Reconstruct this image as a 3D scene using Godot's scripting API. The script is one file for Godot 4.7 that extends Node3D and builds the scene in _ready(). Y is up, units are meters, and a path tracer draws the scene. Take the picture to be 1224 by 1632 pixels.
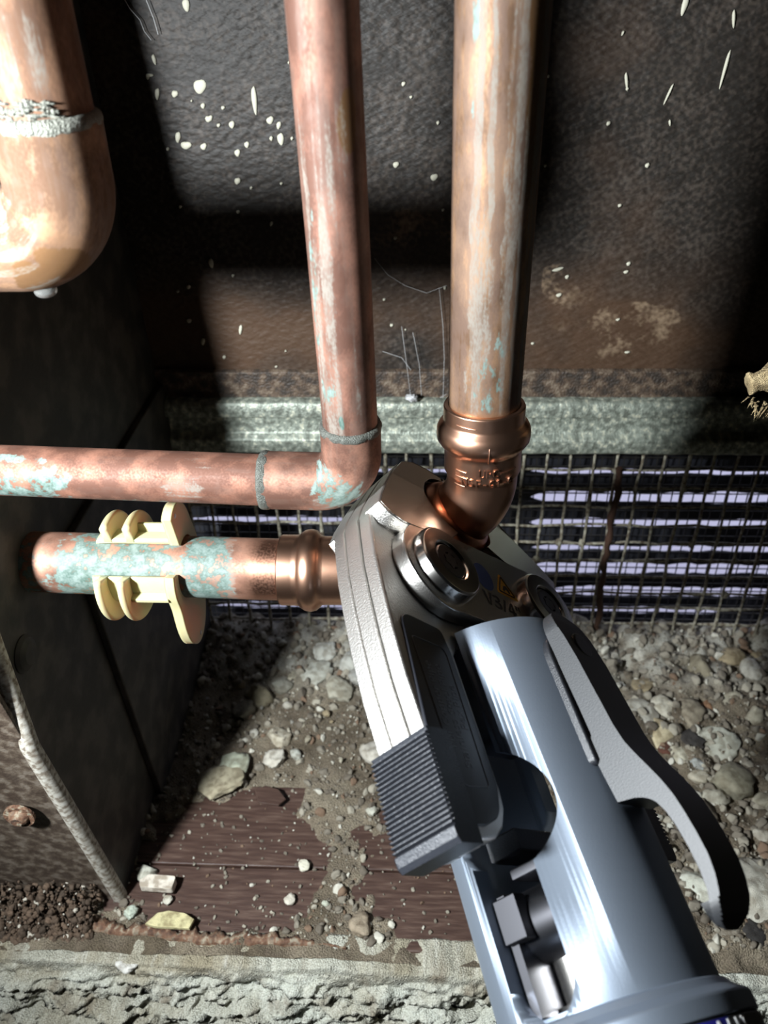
extends Node3D
# A crawl-space corner: copper water pipes in front of a dark sheet wall with a screened vent, a press tool closed round the riser's elbow, rubble below.

const FOCAL := 1300.0          # focal length in pixels of the 1224 x 1632 frame
const PITCH := 35.3177         # degrees down
const ROLL := 1.749
const YAW := 3.7643
const WALL_Z := -0.385         # the wall behind the pipes
const FLOOR_Y := -0.37

var SC := 1.0                  # scale of the numbers given to the mesh builders (0.001 for millimetres)
var rng := RandomNumberGenerator.new()
var M := {}
var cam_axes: Basis

# ------------------------------------------------------------------ camera geometry
func make_axes() -> Basis:
	var p := deg_to_rad(PITCH)
	var r := deg_to_rad(ROLL)
	var f := Vector3(0, -sin(p), -cos(p))
	var d := Vector3(0, -cos(p), sin(p))
	var x := Vector3(1, 0, 0)
	var x2 := x * cos(r) + d * sin(r)
	var d2 := d * cos(r) - x * sin(r)
	var turn := Basis(Vector3.UP, deg_to_rad(YAW))
	return Basis(turn * x2, turn * d2, turn * f)   # right, down, forward

func ray(u: float, v: float) -> Vector3:
	return cam_axes * Vector3((u - 612.0) / FOCAL, (v - 816.0) / FOCAL, 1.0)

func on_z(u: float, v: float, z: float) -> Vector3:
	var d := ray(u, v)
	return d * (z / d.z)

func on_y(u: float, v: float, y: float) -> Vector3:
	var d := ray(u, v)
	return d * (y / d.y)

# ------------------------------------------------------------------ naming
var used := {}
func numbered(n: String) -> String:
	if not used.has(n):
		used[n] = 0
		return n
	used[n] += 1
	return "%s_%03d" % [n, used[n]]

func thing(called: String, label: String, category: String, at := Vector3.ZERO, group := "") -> Node3D:
	var o := Node3D.new()
	o.name = numbered(called)
	add_child(o)
	o.position = at
	o.set_meta("label", label)
	o.set_meta("category", category)
	if group:
		o.set_meta("group", group)
	return o

func part(called: String, mesh: Mesh, mat: Material, parent: Node, xf := Transform3D()) -> MeshInstance3D:
	var o := MeshInstance3D.new()
	o.name = called
	o.mesh = mesh
	o.material_override = mat
	o.transform = xf
	parent.add_child(o, true)
	return o

func single(called: String, mesh: Mesh, mat: Material, label: String, category: String, xf := Transform3D(), group := "") -> MeshInstance3D:
	var o := MeshInstance3D.new()
	o.name = numbered(called)
	o.mesh = mesh
	o.material_override = mat
	o.transform = xf
	add_child(o)
	o.set_meta("label", label)
	o.set_meta("category", category)
	if group:
		o.set_meta("group", group)
	return o

func struct(called: String, mesh: Mesh, mat: Material, label := "", xf := Transform3D()) -> MeshInstance3D:
	var o := MeshInstance3D.new()
	o.name = called
	o.mesh = mesh
	o.material_override = mat
	o.transform = xf
	add_child(o)
	o.set_meta("kind", "structure")
	if label:
		o.set_meta("label", label)
	return o

# ------------------------------------------------------------------ mesh builders
func finish(v: PackedVector3Array, n: PackedVector3Array, uv: PackedVector2Array, idx: PackedInt32Array, col := PackedColorArray()) -> ArrayMesh:
	var a := []
	a.resize(Mesh.ARRAY_MAX)
	if SC != 1.0:
		for i in v.size():
			v[i] = v[i] * SC
	a[Mesh.ARRAY_VERTEX] = v
	a[Mesh.ARRAY_NORMAL] = n
	if uv.size():
		a[Mesh.ARRAY_TEX_UV] = uv
	if col.size():
		a[Mesh.ARRAY_COLOR] = col
	a[Mesh.ARRAY_INDEX] = idx
	var m := ArrayMesh.new()
	m.add_surface_from_arrays(Mesh.PRIMITIVE_TRIANGLES, a)
	return m

# nr rows of nc points; normal = d(row) x d(column) unless flipped
func grid(p: PackedVector3Array, nr: int, nc: int, wrap := false, flip := false, uv := PackedVector2Array(), col := PackedColorArray(), wrap_r := false) -> ArrayMesh:
	var n := PackedVector3Array()
	n.resize(p.size())
	for i in nr:
		for j in nc:
			var jl := j - 1
			var jr := j + 1
			if jl < 0:
				jl = nc - 2 if wrap else 0
			if jr >= nc:
				jr = 1 if wrap else nc - 1
			var iu := i - 1
			var id := i + 1
			if iu < 0:
				iu = nr - 2 if wrap_r else 0
			if id >= nr:
				id = 1 if wrap_r else nr - 1
			var du := p[i * nc + jr] - p[i * nc + jl]
			var dv := p[id * nc + j] - p[iu * nc + j]
			var k := dv.cross(du)
			n[i * nc + j] = (-k if flip else k).normalized()
	for e in [0, nr - 1]:
		var from := 1 if e == 0 else nr - 2
		for j in nc:
			if n[e * nc + j].length_squared() < 0.5:
				var sum := Vector3.ZERO
				for q in nc:
					sum += n[from * nc + q]
				n[e * nc + j] = sum.normalized()
	var idx := PackedInt32Array()
	for i in nr - 1:
		for j in nc - 1:
			var a := i * nc + j
			if flip:
				idx.append_array([a, a + nc, a + 1, a + 1, a + nc, a + nc + 1])
			else:
				idx.append_array([a, a + 1, a + nc, a + 1, a + nc + 1, a + nc])
	if uv.is_empty():
		uv.resize(p.size())
		for i in nr:
			for j in nc:
				uv[i * nc + j] = Vector2(float(j) / (nc - 1), float(i) / (nr - 1))
	return finish(p, n, uv, idx, col)

# a tube along a path; u = 0.5 faces ref; bump(u, v) -> extra radius
func sweep(path: PackedVector3Array, radii: PackedFloat32Array, ref: Vector3, seg := 48, v0 := 0.0, v1 := 1.0, caps := true) -> ArrayMesh:
	var n := path.size()
	var length := PackedFloat32Array([0.0])
	for i in range(1, n):
		length.append(length[i - 1] + path[i].distance_to(path[i - 1]))
	var p := PackedVector3Array()
	var uv := PackedVector2Array()
	var e1 := ref
	var rows := 0
	for i in n:
		var d := (path[mini(i + 1, n - 1)] - path[maxi(i - 1, 0)]).normalized()
		e1 = (e1 - d * e1.dot(d)).normalized()
		var e2 := d.cross(e1)
		var rr := [radii[i]]
		if caps and i == 0:
			rr = [0.0001, radii[i] * 0.97, radii[i]]
		elif caps and i == n - 1:
			rr = [radii[i], radii[i] * 0.97, 0.0001]
		for r in rr:
			for j in seg + 1:
				var a := TAU * (float(j) / seg - 0.5)
				p.append(path[i] + (e1 * cos(a) - e2 * sin(a)) * r)
				uv.append(Vector2(float(j) / seg, lerpf(v0, v1, length[i] / length[n - 1])))
			rows += 1
	return grid(p, rows, seg + 1, true, false, uv)

func line_path(pts: Array, step := 0.004) -> PackedVector3Array:
	var out := PackedVector3Array()
	for i in pts.size() - 1:
		var a: Vector3 = pts[i]
		var b: Vector3 = pts[i + 1]
		var k := maxi(1, int(a.distance_to(b) / step))
		for j in k:
			out.append(a.lerp(b, float(j) / k))
	out.append(pts[-1])
	return out

# straight - arc - straight through three points
func bend_path(a: Vector3, b: Vector3, c: Vector3, r: float, step := 0.003, arc := 16) -> PackedVector3Array:
	var d1 := (b - a).normalized()
	var d2 := (c - b).normalized()
	var t := r * tan(d1.angle_to(d2) / 2.0)
	var s := b - d1 * t
	var e := b + d2 * t
	var out := line_path([a, s], step)
	var center := s + (d2 - d1 * d2.dot(d1)).normalized() * r
	var ax := d1.cross(d2).normalized()
	var ang := d1.angle_to(d2)
	for i in range(1, arc):
		out.append(center + (s - center).rotated(ax, ang * i / arc))
	out.append_array(line_path([e, c], step))
	return out

func const_r(n: int, r: float) -> PackedFloat32Array:
	var out := PackedFloat32Array()
	out.resize(n)
	out.fill(r)
	return out

# profile of (radius, height) pairs turned round +Y
func lathe(prof: Array, seg := 64) -> ArrayMesh:
	var p := PackedVector3Array()
	for q in prof:
		for j in seg + 1:
			var a := TAU * j / seg
			p.append(Vector3(q[0] * sin(a), q[1], q[0] * cos(a)))
	return grid(p, prof.size(), seg + 1, true, true)

# doubled points keep an edge crisp in a lathe profile
func crisp(prof: Array, e := 0.02) -> Array:
	var out := []
	for i in prof.size():
		var q := Vector2(prof[i][0], prof[i][1])
		if i > 0 and i < prof.size() - 1:
			var a := Vector2(prof[i - 1][0], prof[i - 1][1])
			var b := Vector2(prof[i + 1][0], prof[i + 1][1])
			var qa := q.move_toward(a, minf(e, q.distance_to(a) * 0.3))
			var qb := q.move_toward(b, minf(e, q.distance_to(b) * 0.3))
			out.append([qa.x, qa.y])
			out.append([qb.x, qb.y])
		else:
			out.append([q.x, q.y])
	return out

class Soup:
	var v := PackedVector3Array()
	var n := PackedVector3Array()
	func tri(a: Vector3, b: Vector3, c: Vector3, na: Vector3, nb: Vector3, nc: Vector3) -> void:
		if (b - a).cross(c - a).dot(na + nb + nc) > 0.0:
			v.append_array([a, c, b])
			n.append_array([na, nc, nb])
		else:
			v.append_array([a, b, c])
			n.append_array([na, nb, nc])
	func quad(a: Vector3, b: Vector3, c: Vector3, d: Vector3, na: Vector3, nb: Vector3, nc: Vector3, nd: Vector3) -> void:
		tri(a, b, c, na, nb, nc)
		tri(a, c, d, na, nc, nd)

func soup_mesh(s: Soup) -> ArrayMesh:
	var idx := PackedInt32Array(range(s.v.size()))
	return finish(s.v, s.n, PackedVector2Array(), idx)

func ccw(poly: PackedVector2Array) -> PackedVector2Array:
	var out := poly.duplicate()
	if Geometry2D.is_polygon_clockwise(out):
		out.reverse()
	# Geometry2D calls a polygon clockwise in y-down terms
	var area := 0.0
	for i in out.size():
		area += out[i].cross(out[(i + 1) % out.size()])
	if area < 0:
		out.reverse()
	return out

# extrude poly (x, y) from z0 to z1 with rounded rims of size bev; axes maps (x, y, z); top may be tilted by slope (dz/dx, dz/dy)
func prism(s: Soup, poly_in: PackedVector2Array, z0: float, z1: float, bev: float, axes := Basis(), off := Vector3.ZERO, slope := Vector2.ZERO, crease := 0.7) -> void:
	var poly := ccw(poly_in)
	var k := poly.size()
	var en := []
	for i in k:
		var d := poly[(i + 1) % k] - poly[i]
		en.append(Vector2(d.y, -d.x).normalized())
	var inner := PackedVector2Array()
	for i in k:
		var a: Vector2 = en[(i + k - 1) % k]
		var b: Vector2 = en[i]
		var m := (a + b).normalized()
		inner.append(poly[i] - m * (bev / maxf(0.45, m.dot(a))))
	var tris := Geometry2D.triangulate_polygon(inner)
	if tris.is_empty():
		inner = poly.duplicate()
		tris = Geometry2D.triangulate_polygon(inner)
	var top := func(q: Vector2, down: float) -> Vector3:
		return axes * Vector3(q.x, q.y, z1 + slope.dot(q) - down) + off
	var bot := func(q: Vector2, up: float) -> Vector3:
		return axes * Vector3(q.x, q.y, z0 + up) + off
	var nt := (axes * Vector3(-slope.x, -slope.y, 1)).normalized()
	var nb := axes * Vector3(0, 0, -1)
	for t in range(0, tris.size(), 3):
		s.tri(top.call(inner[tris[t]], 0.0), top.call(inner[tris[t + 1]], 0.0), top.call(inner[tris[t + 2]], 0.0), nt, nt, nt)
		s.tri(bot.call(inner[tris[t]], 0.0), bot.call(inner[tris[t + 1]], 0.0), bot.call(inner[tris[t + 2]], 0.0), nb, nb, nb)
	for i in k:
		var j := (i + 1) % k
		var e: Vector2 = en[i]
		var na: Vector2 = e
		var nbb: Vector2 = e
		var prev: Vector2 = en[(i + k - 1) % k]
		var next: Vector2 = en[j]
		if prev.dot(e) > crease:
			na = (prev + e).normalized()
		if next.dot(e) > crease:
			nbb = (next + e).normalized()
		var n0 := axes * Vector3(na.x, na.y, 0)
		var n1 := axes * Vector3(nbb.x, nbb.y, 0)
		s.quad(bot.call(poly[i], bev), bot.call(poly[j], bev), top.call(poly[j], bev), top.call(poly[i], bev), n0, n1, n1, n0)
		if bev > 0.0:
			s.quad(top.call(poly[i], bev), top.call(poly[j], bev), top.call(inner[j], 0.0), top.call(inner[i], 0.0), n0, n1, nt, nt)
			s.quad(bot.call(poly[i], bev), bot.call(poly[j], bev), bot.call(inner[j], 0.0), bot.call(inner[i], 0.0), n0, n1, nb, nb)

func prism_mesh(poly: PackedVector2Array, z0: float, z1: float, bev: float, axes := Basis(), off := Vector3.ZERO) -> ArrayMesh:
	var s := Soup.new()
	prism(s, poly, z0, z1, bev, axes, off)
	return soup_mesh(s)

func box_mesh(lo: Vector3, hi: Vector3, bev: float) -> ArrayMesh:
	return prism_mesh(PackedVector2Array([Vector2(lo.x, lo.y), Vector2(hi.x, lo.y), Vector2(hi.x, hi.y), Vector2(lo.x, hi.y)]), lo.z, hi.z, bev)

# round the corners of a polygon given as [x, y, r]
func rounded(pts: Array, steps := 6) -> PackedVector2Array:
	var out := PackedVector2Array()
	var k := pts.size()
	for i in k:
		var q := Vector2(pts[i][0], pts[i][1])
		var r: float = pts[i][2] if pts[i].size() > 2 else 0.0
		if r <= 0.0:
			out.append(q)
			continue
		var a := Vector2(pts[(i + k - 1) % k][0], pts[(i + k - 1) % k][1])
		var b := Vector2(pts[(i + 1) % k][0], pts[(i + 1) % k][1])
		var da := (a - q).normalized()
		var db := (b - q).normalized()
		var half := da.angle_to(db) / 2.0
		var t := minf(r / absf(tan(half)), minf(q.distance_to(a), q.distance_to(b)) * 0.49)
		for s in steps + 1:
			var f := float(s) / steps
			out.append((q + da * t).lerp(q, f).lerp(q.lerp(q + db * t, f), f))
	return out

func arc_pts(c: Vector2, r: float, a0: float, a1: float, n: int) -> PackedVector2Array:
	var out := PackedVector2Array()
	for i in n + 1:
		var a := deg_to_rad(lerpf(a0, a1, float(i) / n))
		out.append(c + Vector2(cos(a), sin(a)) * r)
	return out

# an angular stone: the part of space inside a handful of random planes, weathered a little
func stone_mesh(sd: int, flat := 0.7, rough := 0.06, planes := 11) -> ArrayMesh:
	var r := RandomNumberGenerator.new()
	r.seed = sd
	var pl := []
	for i in planes:
		pl.append([Vector3(r.randfn(), r.randfn(), r.randfn()).normalized(), r.randf_range(0.62, 0.95)])
	var no := FastNoiseLite.new()
	no.seed = sd
	no.frequency = 1.6
	no.fractal_octaves = 3
	var p := PackedVector3Array()
	var nr := 13
	var nc := 19
	for i in nr:
		var th := PI * i / (nr - 1)
		for j in nc:
			var ph := TAU * (j % (nc - 1)) / (nc - 1)
			var d := Vector3(sin(th) * cos(ph), cos(th), sin(th) * sin(ph))
			var h := 1.15
			for q in pl:
				var c: float = d.dot(q[0])
				if c > 0.05:
					h = minf(h, q[1] / c)
			h *= 1.0 + rough * no.get_noise_3dv(d * 1.5)
			p.append(d * h * Vector3(1, flat, 1))
	return grid(p, nr, nc, true, true)

func strand(pts: Array, r: float, ref := Vector3(0, 0, 1)) -> ArrayMesh:
	var path := PackedVector3Array()
	for q in pts:
		path.append(q)
	return sweep(path, const_r(path.size(), r), ref, 5)

# ------------------------------------------------------------------ procedural pictures
func noise(sd: int, freq: float, oct := 4, type := FastNoiseLite.TYPE_SIMPLEX_SMOOTH) -> FastNoiseLite:
	var n := FastNoiseLite.new()
	n.seed = sd
	n.frequency = freq
	n.noise_type = type
	n.fractal_octaves = oct
	return n

func field(sd: int, w: int, h: int, freq: float, oct := 4, sx := 1, sy := 1) -> PackedByteArray:
	var im := noise(sd, freq, oct).get_seamless_image(maxi(4, w / sx), maxi(4, h / sy))
	im.convert(Image.FORMAT_L8)
	if sx > 1 or sy > 1:
		im.resize(w, h, Image.INTERPOLATE_CUBIC)
	return im.get_data()

func noise_tex(sd: int, freq: float, size := 256, normal := false, strength := 4.0, oct := 4, type := FastNoiseLite.TYPE_SIMPLEX_SMOOTH) -> NoiseTexture2D:
	var t := NoiseTexture2D.new()
	t.noise = noise(sd, freq, oct, type)
	t.width = size
	t.height = size
	t.seamless = true
	t.as_normal_map = normal
	t.bump_strength = strength
	return t

func ramp_tex(sd: int, freq: float, stops: Array, size := 256, oct := 4, type := FastNoiseLite.TYPE_SIMPLEX_SMOOTH) -> NoiseTexture2D:
	var t := noise_tex(sd, freq, size, false, 4.0, oct, type)
	var g := Gradient.new()
	var off := PackedFloat32Array()
	var cols := PackedColorArray()
	for s in stops:
		off.append(s[0])
		cols.append((s[1] as Color).linear_to_srgb())
	g.offsets = off
	g.colors = cols
	t.color_ramp = g
	return t

func lin(r: float, g: float, b: float) -> Color:
	return Color(r, g, b).linear_to_srgb()

func plain(c: Color, rough: float, metal := 0.0, spec := 0.5) -> StandardMaterial3D:
	var m := StandardMaterial3D.new()
	m.albedo_color = c
	m.roughness = rough
	m.metallic = metal
	m.metallic_specular = spec
	return m

func relief(m: StandardMaterial3D, tex: Texture2D, cm: float, per_m: float) -> void:
	m.heightmap_enabled = true
	m.heightmap_texture = tex
	m.heightmap_scale = cm
	m.uv1_triplanar = true
	m.uv1_world_triplanar = true
	m.uv1_scale = Vector3.ONE * per_m

# Old copper: bare metal, brown oxide, pale mineral streaks along the pipe and green verdigris in patches.
# marks: [u, v, ru, rv, kind, amount]; kind 0 verdigris, 1 pale scale, 2 bare metal, 3 ochre flux
func copper_skin(sd: int, w: int, h: int, tint: Color, marks: Array, verdigris := 0.0, pale := 0.0, oxide := 0.5, rough0 := 0.44) -> StandardMaterial3D:
	var big := field(sd, w, h, 0.011, 5)
	var mid := field(sd + 1, w, h, 0.035, 4)
	var fine := field(sd + 2, w, h, 0.16, 3)
	var streak := field(sd + 3, w, h, 0.05, 4, 1, 16)
	var along := field(sd + 4, w, h, 0.02, 3, 1, 8)
	var al := PackedByteArray()
	var orm := PackedByteArray()
	al.resize(w * h * 3)
	orm.resize(w * h * 3)
	var sway := noise(sd + 9, 0.012, 3)
	var bias := []
	for kind in 4:
		var b := PackedFloat32Array()
		b.resize(w * h)
		bias.append(b)
	for mk in marks:
		var b: PackedFloat32Array = bias[mk[4]]
		var x0 := int((mk[0] - mk[2]) * w)
		var x1 := int((mk[0] + mk[2]) * w)
		var y0 := maxi(0, int((mk[1] - mk[3]) * h))
		var y1 := mini(h - 1, int((mk[1] + mk[3]) * h))
		for y in range(y0, y1 + 1):
			var dy: float = (float(y) / h - mk[1]) / mk[3]
			var drift := int(sway.get_noise_2d(y, mk[0] * 900.0) * 0.022 * w)
			for x in range(x0, x1 + 1):
				var dx: float = (float(x) / w - mk[0]) / mk[2]
				var q := 1.0 - dx * dx - dy * dy
				if q > 0.0:
					var at := y * w + posmod(x + drift, w)
					b[at] = maxf(b[at], mk[5] * minf(1.0, q * 1.6))
		bias[mk[4]] = b
	var green: PackedFloat32Array = bias[0]
	var scale: PackedFloat32Array = bias[1]
	var bare: PackedFloat32Array = bias[2]
	var flux: PackedFloat32Array = bias[3]
	var metal_c := tint
	var brown := Color(tint.r * 0.42, tint.g * 0.40, tint.b * 0.40)
	var pinkish := Color(0.17, 0.115, 0.092)
	var grey := Color(0.22, 0.21, 0.18)
	var teal := Color(0.045, 0.10, 0.082)
	var teal2 := Color(0.17, 0.23, 0.21)
	var ochre := Color(0.17, 0.085, 0.03)
	for i in w * h:
		var a := big[i] / 255.0
		var b := mid[i] / 255.0
		var f := fine[i] / 255.0
		var s := streak[i] / 255.0
		var l := along[i] / 255.0
		var bm := bare[i]
		var c := metal_c.lerp(brown, clampf((a - 0.5) * 2.0 + oxide + (f - 0.5) * 0.5 - bm, 0.0, 1.0))
		var rough := rough0 + (f - 0.5) * 0.2 + (1.0 - bm) * oxide * 0.2
		var met := 0.9 - oxide * 0.6 * (1.0 - bm)
		var t := smoothstep(0.55, 0.8, s * 0.6 + b * 0.4 + pale * 0.35) * pale * (1.0 - bm) 
		c = c.lerp(pinkish, t * 0.8)
		met = lerpf(met, 0.25, t * 0.7)
		rough = lerpf(rough, 0.55, t)
		t = smoothstep(0.52, 0.66, flux[i] * 0.5 + l * 0.35 + f * 0.2) * minf(1.0, flux[i] * 3.0)
		c = c.lerp(ochre, t * 0.8)
		met = lerpf(met, 0.5, t * 0.6)
		t = smoothstep(0.58, 0.72, s * 0.34 + l * 0.25 + f * 0.12 + scale[i] * 0.5 + (pale - 0.5) * 0.2)
		t *= clampf(1.0 - bm, 0.0, 1.0)
		t *= 0.35 + 0.5 * clampf((b + f - 0.7) * 1.8, 0.0, 1.0)
		c = c.lerp(grey, t * 0.8)
		met = lerpf(met, 0.0, t * 0.9)
		rough = lerpf(rough, 0.7, t)
		t = smoothstep(0.59, 0.70, b * 0.47 + a * 0.28 + f * 0.12 + green[i] * 0.60 + (verdigris - 0.5) * 0.30)
		t *= clampf(1.0 - bm, 0.0, 1.0)
		c = c.lerp(teal.lerp(teal2, clampf((b * 0.55 + f * 0.25 + a * 0.2 - 0.38) * 3.4, 0.0, 1.0)), t * 0.92)
		met = lerpf(met, 0.0, t)
		rough = lerpf(rough, 0.62, t)
		c = c.linear_to_srgb()
		al[i * 3] = int(clampf(c.r, 0, 1) * 255)
		al[i * 3 + 1] = int(clampf(c.g, 0, 1) * 255)
		al[i * 3 + 2] = int(clampf(c.b, 0, 1) * 255)
		orm[i * 3] = 255
		orm[i * 3 + 1] = int(clampf(rough, 0.05, 1) * 255)
		orm[i * 3 + 2] = int(clampf(met, 0, 1) * 255)
	var m := StandardMaterial3D.new()
	m.albedo_texture = ImageTexture.create_from_image(Image.create_from_data(w, h, false, Image.FORMAT_RGB8, al))
	var tex := ImageTexture.create_from_image(Image.create_from_data(w, h, false, Image.FORMAT_RGB8, orm))
	m.roughness = 1.0
	m.roughness_texture = tex
	m.roughness_texture_channel = BaseMaterial3D.TEXTURE_CHANNEL_GREEN
	m.metallic = 1.0
	m.metallic_texture = tex
	m.metallic_texture_channel = BaseMaterial3D.TEXTURE_CHANNEL_BLUE
	return m

# ------------------------------------------------------------------ materials
func make_materials() -> void:
	M.grain = noise_tex(3, 0.09, 512, false, 4.0, 5)
	M.pits = noise_tex(4, 0.05, 512, false, 4.0, 5, FastNoiseLite.TYPE_CELLULAR)
	M.soft = noise_tex(5, 0.02, 512, false, 4.0, 6)
	M.new_copper = plain(lin(0.66, 0.38, 0.26), 0.32, 1.0)
	relief(M.new_copper, M.soft, 0.003, 12.0)
	M.cut_copper = plain(lin(0.55, 0.25, 0.15), 0.3, 1.0)
	M.cast = plain(lin(0.62, 0.60, 0.57), 0.42, 1.0)
	relief(M.cast, M.grain, 0.012, 30.0)
	M.steel = plain(lin(0.60, 0.58, 0.55), 0.27, 1.0)
	relief(M.steel, M.grain, 0.004, 40.0)
	M.polished = plain(lin(0.62, 0.60, 0.57), 0.2, 1.0)
	M.alloy = plain(lin(0.27, 0.315, 0.38), 0.54, 0.86)
	relief(M.alloy, M.grain, 0.002, 30.0)
	M.dark_steel = plain(lin(0.10, 0.10, 0.11), 0.35, 1.0)
	M.black = plain(lin(0.012, 0.013, 0.016), 0.42)
	relief(M.black, M.grain, 0.01, 60.0)
	M.grip = plain(lin(0.022, 0.024, 0.030), 0.36)
	relief(M.grip, M.grain, 0.015, 60.0)
	M.lever = plain(lin(0.020, 0.021, 0.023), 0.5)
	relief(M.lever, M.grain, 0.004, 40.0)
	M.label = plain(lin(0.012, 0.013, 0.017), 0.3)
	M.print = plain(lin(0.13, 0.135, 0.15), 0.4)
	M.ink = plain(lin(0.008, 0.008, 0.012), 0.5)
	M.blue = plain(lin(0.02, 0.05, 0.22), 0.35)
	M.yellow = plain(lin(0.72, 0.42, 0.03), 0.4)
	M.navy = plain(lin(0.015, 0.015, 0.16), 0.3)
	M.white = plain(lin(0.75, 0.75, 0.75), 0.4)
	M.plastic = plain(lin(0.50, 0.45, 0.25), 0.42)
	M.plastic.subsurf_scatter_enabled = true
	M.plastic.subsurf_scatter_strength = 0.15
	M.solder = plain(lin(0.11, 0.115, 0.10), 0.5, 0.4)
	relief(M.solder, M.grain, 0.05, 60.0)
	M.crust = plain(lin(0.25, 0.255, 0.215), 0.85)
	relief(M.crust, M.pits, 0.12, 60.0)
	M.old_sheet = plain(Color.WHITE, 0.62)
	M.old_sheet.albedo_texture = ramp_tex(21, 0.012, [[0.3, Color(0.022, 0.019, 0.016)], [0.55, Color(0.04, 0.035, 0.029)], [0.75, Color(0.065, 0.056, 0.046)]], 512, 6)
	relief(M.old_sheet, M.grain, 0.006, 8.0)
	M.flange = plain(Color.WHITE, 0.6)
	M.flange.albedo_texture = ramp_tex(22, 0.02, [[0.3, Color(0.05, 0.034, 0.024)], [0.5, Color(0.095, 0.07, 0.05)], [0.7, Color(0.17, 0.14, 0.11)]], 512, 6)
	M.scuffed = plain(Color.WHITE, 0.55)
	M.scuffed.albedo_texture = ramp_tex(28, 0.04, [[0.3, Color(0.20, 0.16, 0.12)], [0.5, Color(0.48, 0.45, 0.38)], [0.7, Color(0.60, 0.58, 0.52)]], 256, 5)
	relief(M.scuffed, M.grain, 0.006, 30.0)
	relief(M.flange, M.grain, 0.015, 14.0)
	M.galv = plain(Color.WHITE, 0.5, 0.35)
	M.galv.albedo_texture = ramp_tex(23, 0.03, [[0.3, Color(0.15, 0.165, 0.135)], [0.5, Color(0.27, 0.30, 0.25)], [0.68, Color(0.36, 0.39, 0.33)], [0.78, Color(0.62, 0.62, 0.48)]], 512, 6)
	relief(M.galv, M.grain, 0.03, 14.0)
	M.wire = plain(Color.WHITE, 0.6, 0.1)
	M.wire.albedo_texture = ramp_tex(24, 0.05, [[0.25, Color(0.09, 0.06, 0.035)], [0.42, Color(0.30, 0.27, 0.2)], [0.7, Color(0.50, 0.48, 0.38)]], 256, 4)
	relief(M.wire, M.grain, 0.02, 20.0)
	M.dark_wire = plain(lin(0.02, 0.018, 0.016), 0.6)
	M.louver = plain(lin(0.020, 0.021, 0.028), 0.5)
	M.rust = plain(Color.WHITE, 0.8)
	M.rust.albedo_texture = ramp_tex(25, 0.03, [[0.25, Color(0.06, 0.03, 0.018)], [0.45, Color(0.13, 0.062, 0.034)], [0.6, Color(0.19, 0.11, 0.065)], [0.72, Color(0.30, 0.26, 0.19)]], 512, 5)
	relief(M.rust, M.grain, 0.04, 16.0)
	M.rust_bar = plain(lin(0.07, 0.032, 0.018), 0.75)
	relief(M.rust_bar, M.grain, 0.06, 20.0)
	M.board = plain(Color.WHITE, 0.5)
	M.board.albedo_texture = ramp_tex(26, 0.02, [[0.25, Color(0.050, 0.026, 0.019)], [0.6, Color(0.075, 0.042, 0.031)], [0.85, Color(0.11, 0.07, 0.052)]], 512, 5)
	relief(M.board, M.grain, 0.008, 14.0)
	M.board.uv1_scale = Vector3(4, 14, 40)
	M.speck = plain(lin(0.55, 0.53, 0.42), 0.6)
	M.web = plain(lin(0.5, 0.5, 0.5), 0.7)
	M.dirt = plain(Color.WHITE, 0.9)
	M.dirt.vertex_color_use_as_albedo = true
	M.dirt.albedo_texture = ramp_tex(27, 0.10, [[0.3, Color(0.5, 0.48, 0.45)], [0.5, Color(0.85, 0.83, 0.8)], [0.62, Color(1, 1, 1)]], 512, 5)
	relief(M.dirt, M.grain, 0.10, 22.0)
	M.stone = plain(Color.WHITE, 0.85)
	M.stone.vertex_color_use_as_albedo = true
	M.outside = plain(lin(0.60, 0.575, 0.63), 0.9)
	M.room = plain(lin(0.10, 0.09, 0.08), 0.9)

func stone_mat(c: Color, rel := 0.05) -> StandardMaterial3D:
	var m := plain(Color.WHITE, 0.85)
	m.albedo_texture = ramp_tex(rng.randi() % 9000, 0.03, [[0.3, Color(c.r * 0.62, c.g * 0.58, c.b * 0.54)], [0.55, c], [0.75, Color(minf(c.r * 1.2, 0.9), minf(c.g * 1.2, 0.9), minf(c.b * 1.2, 0.9))]], 128, 4)
	relief(m, M.grain, rel, 40.0)
	return m

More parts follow.
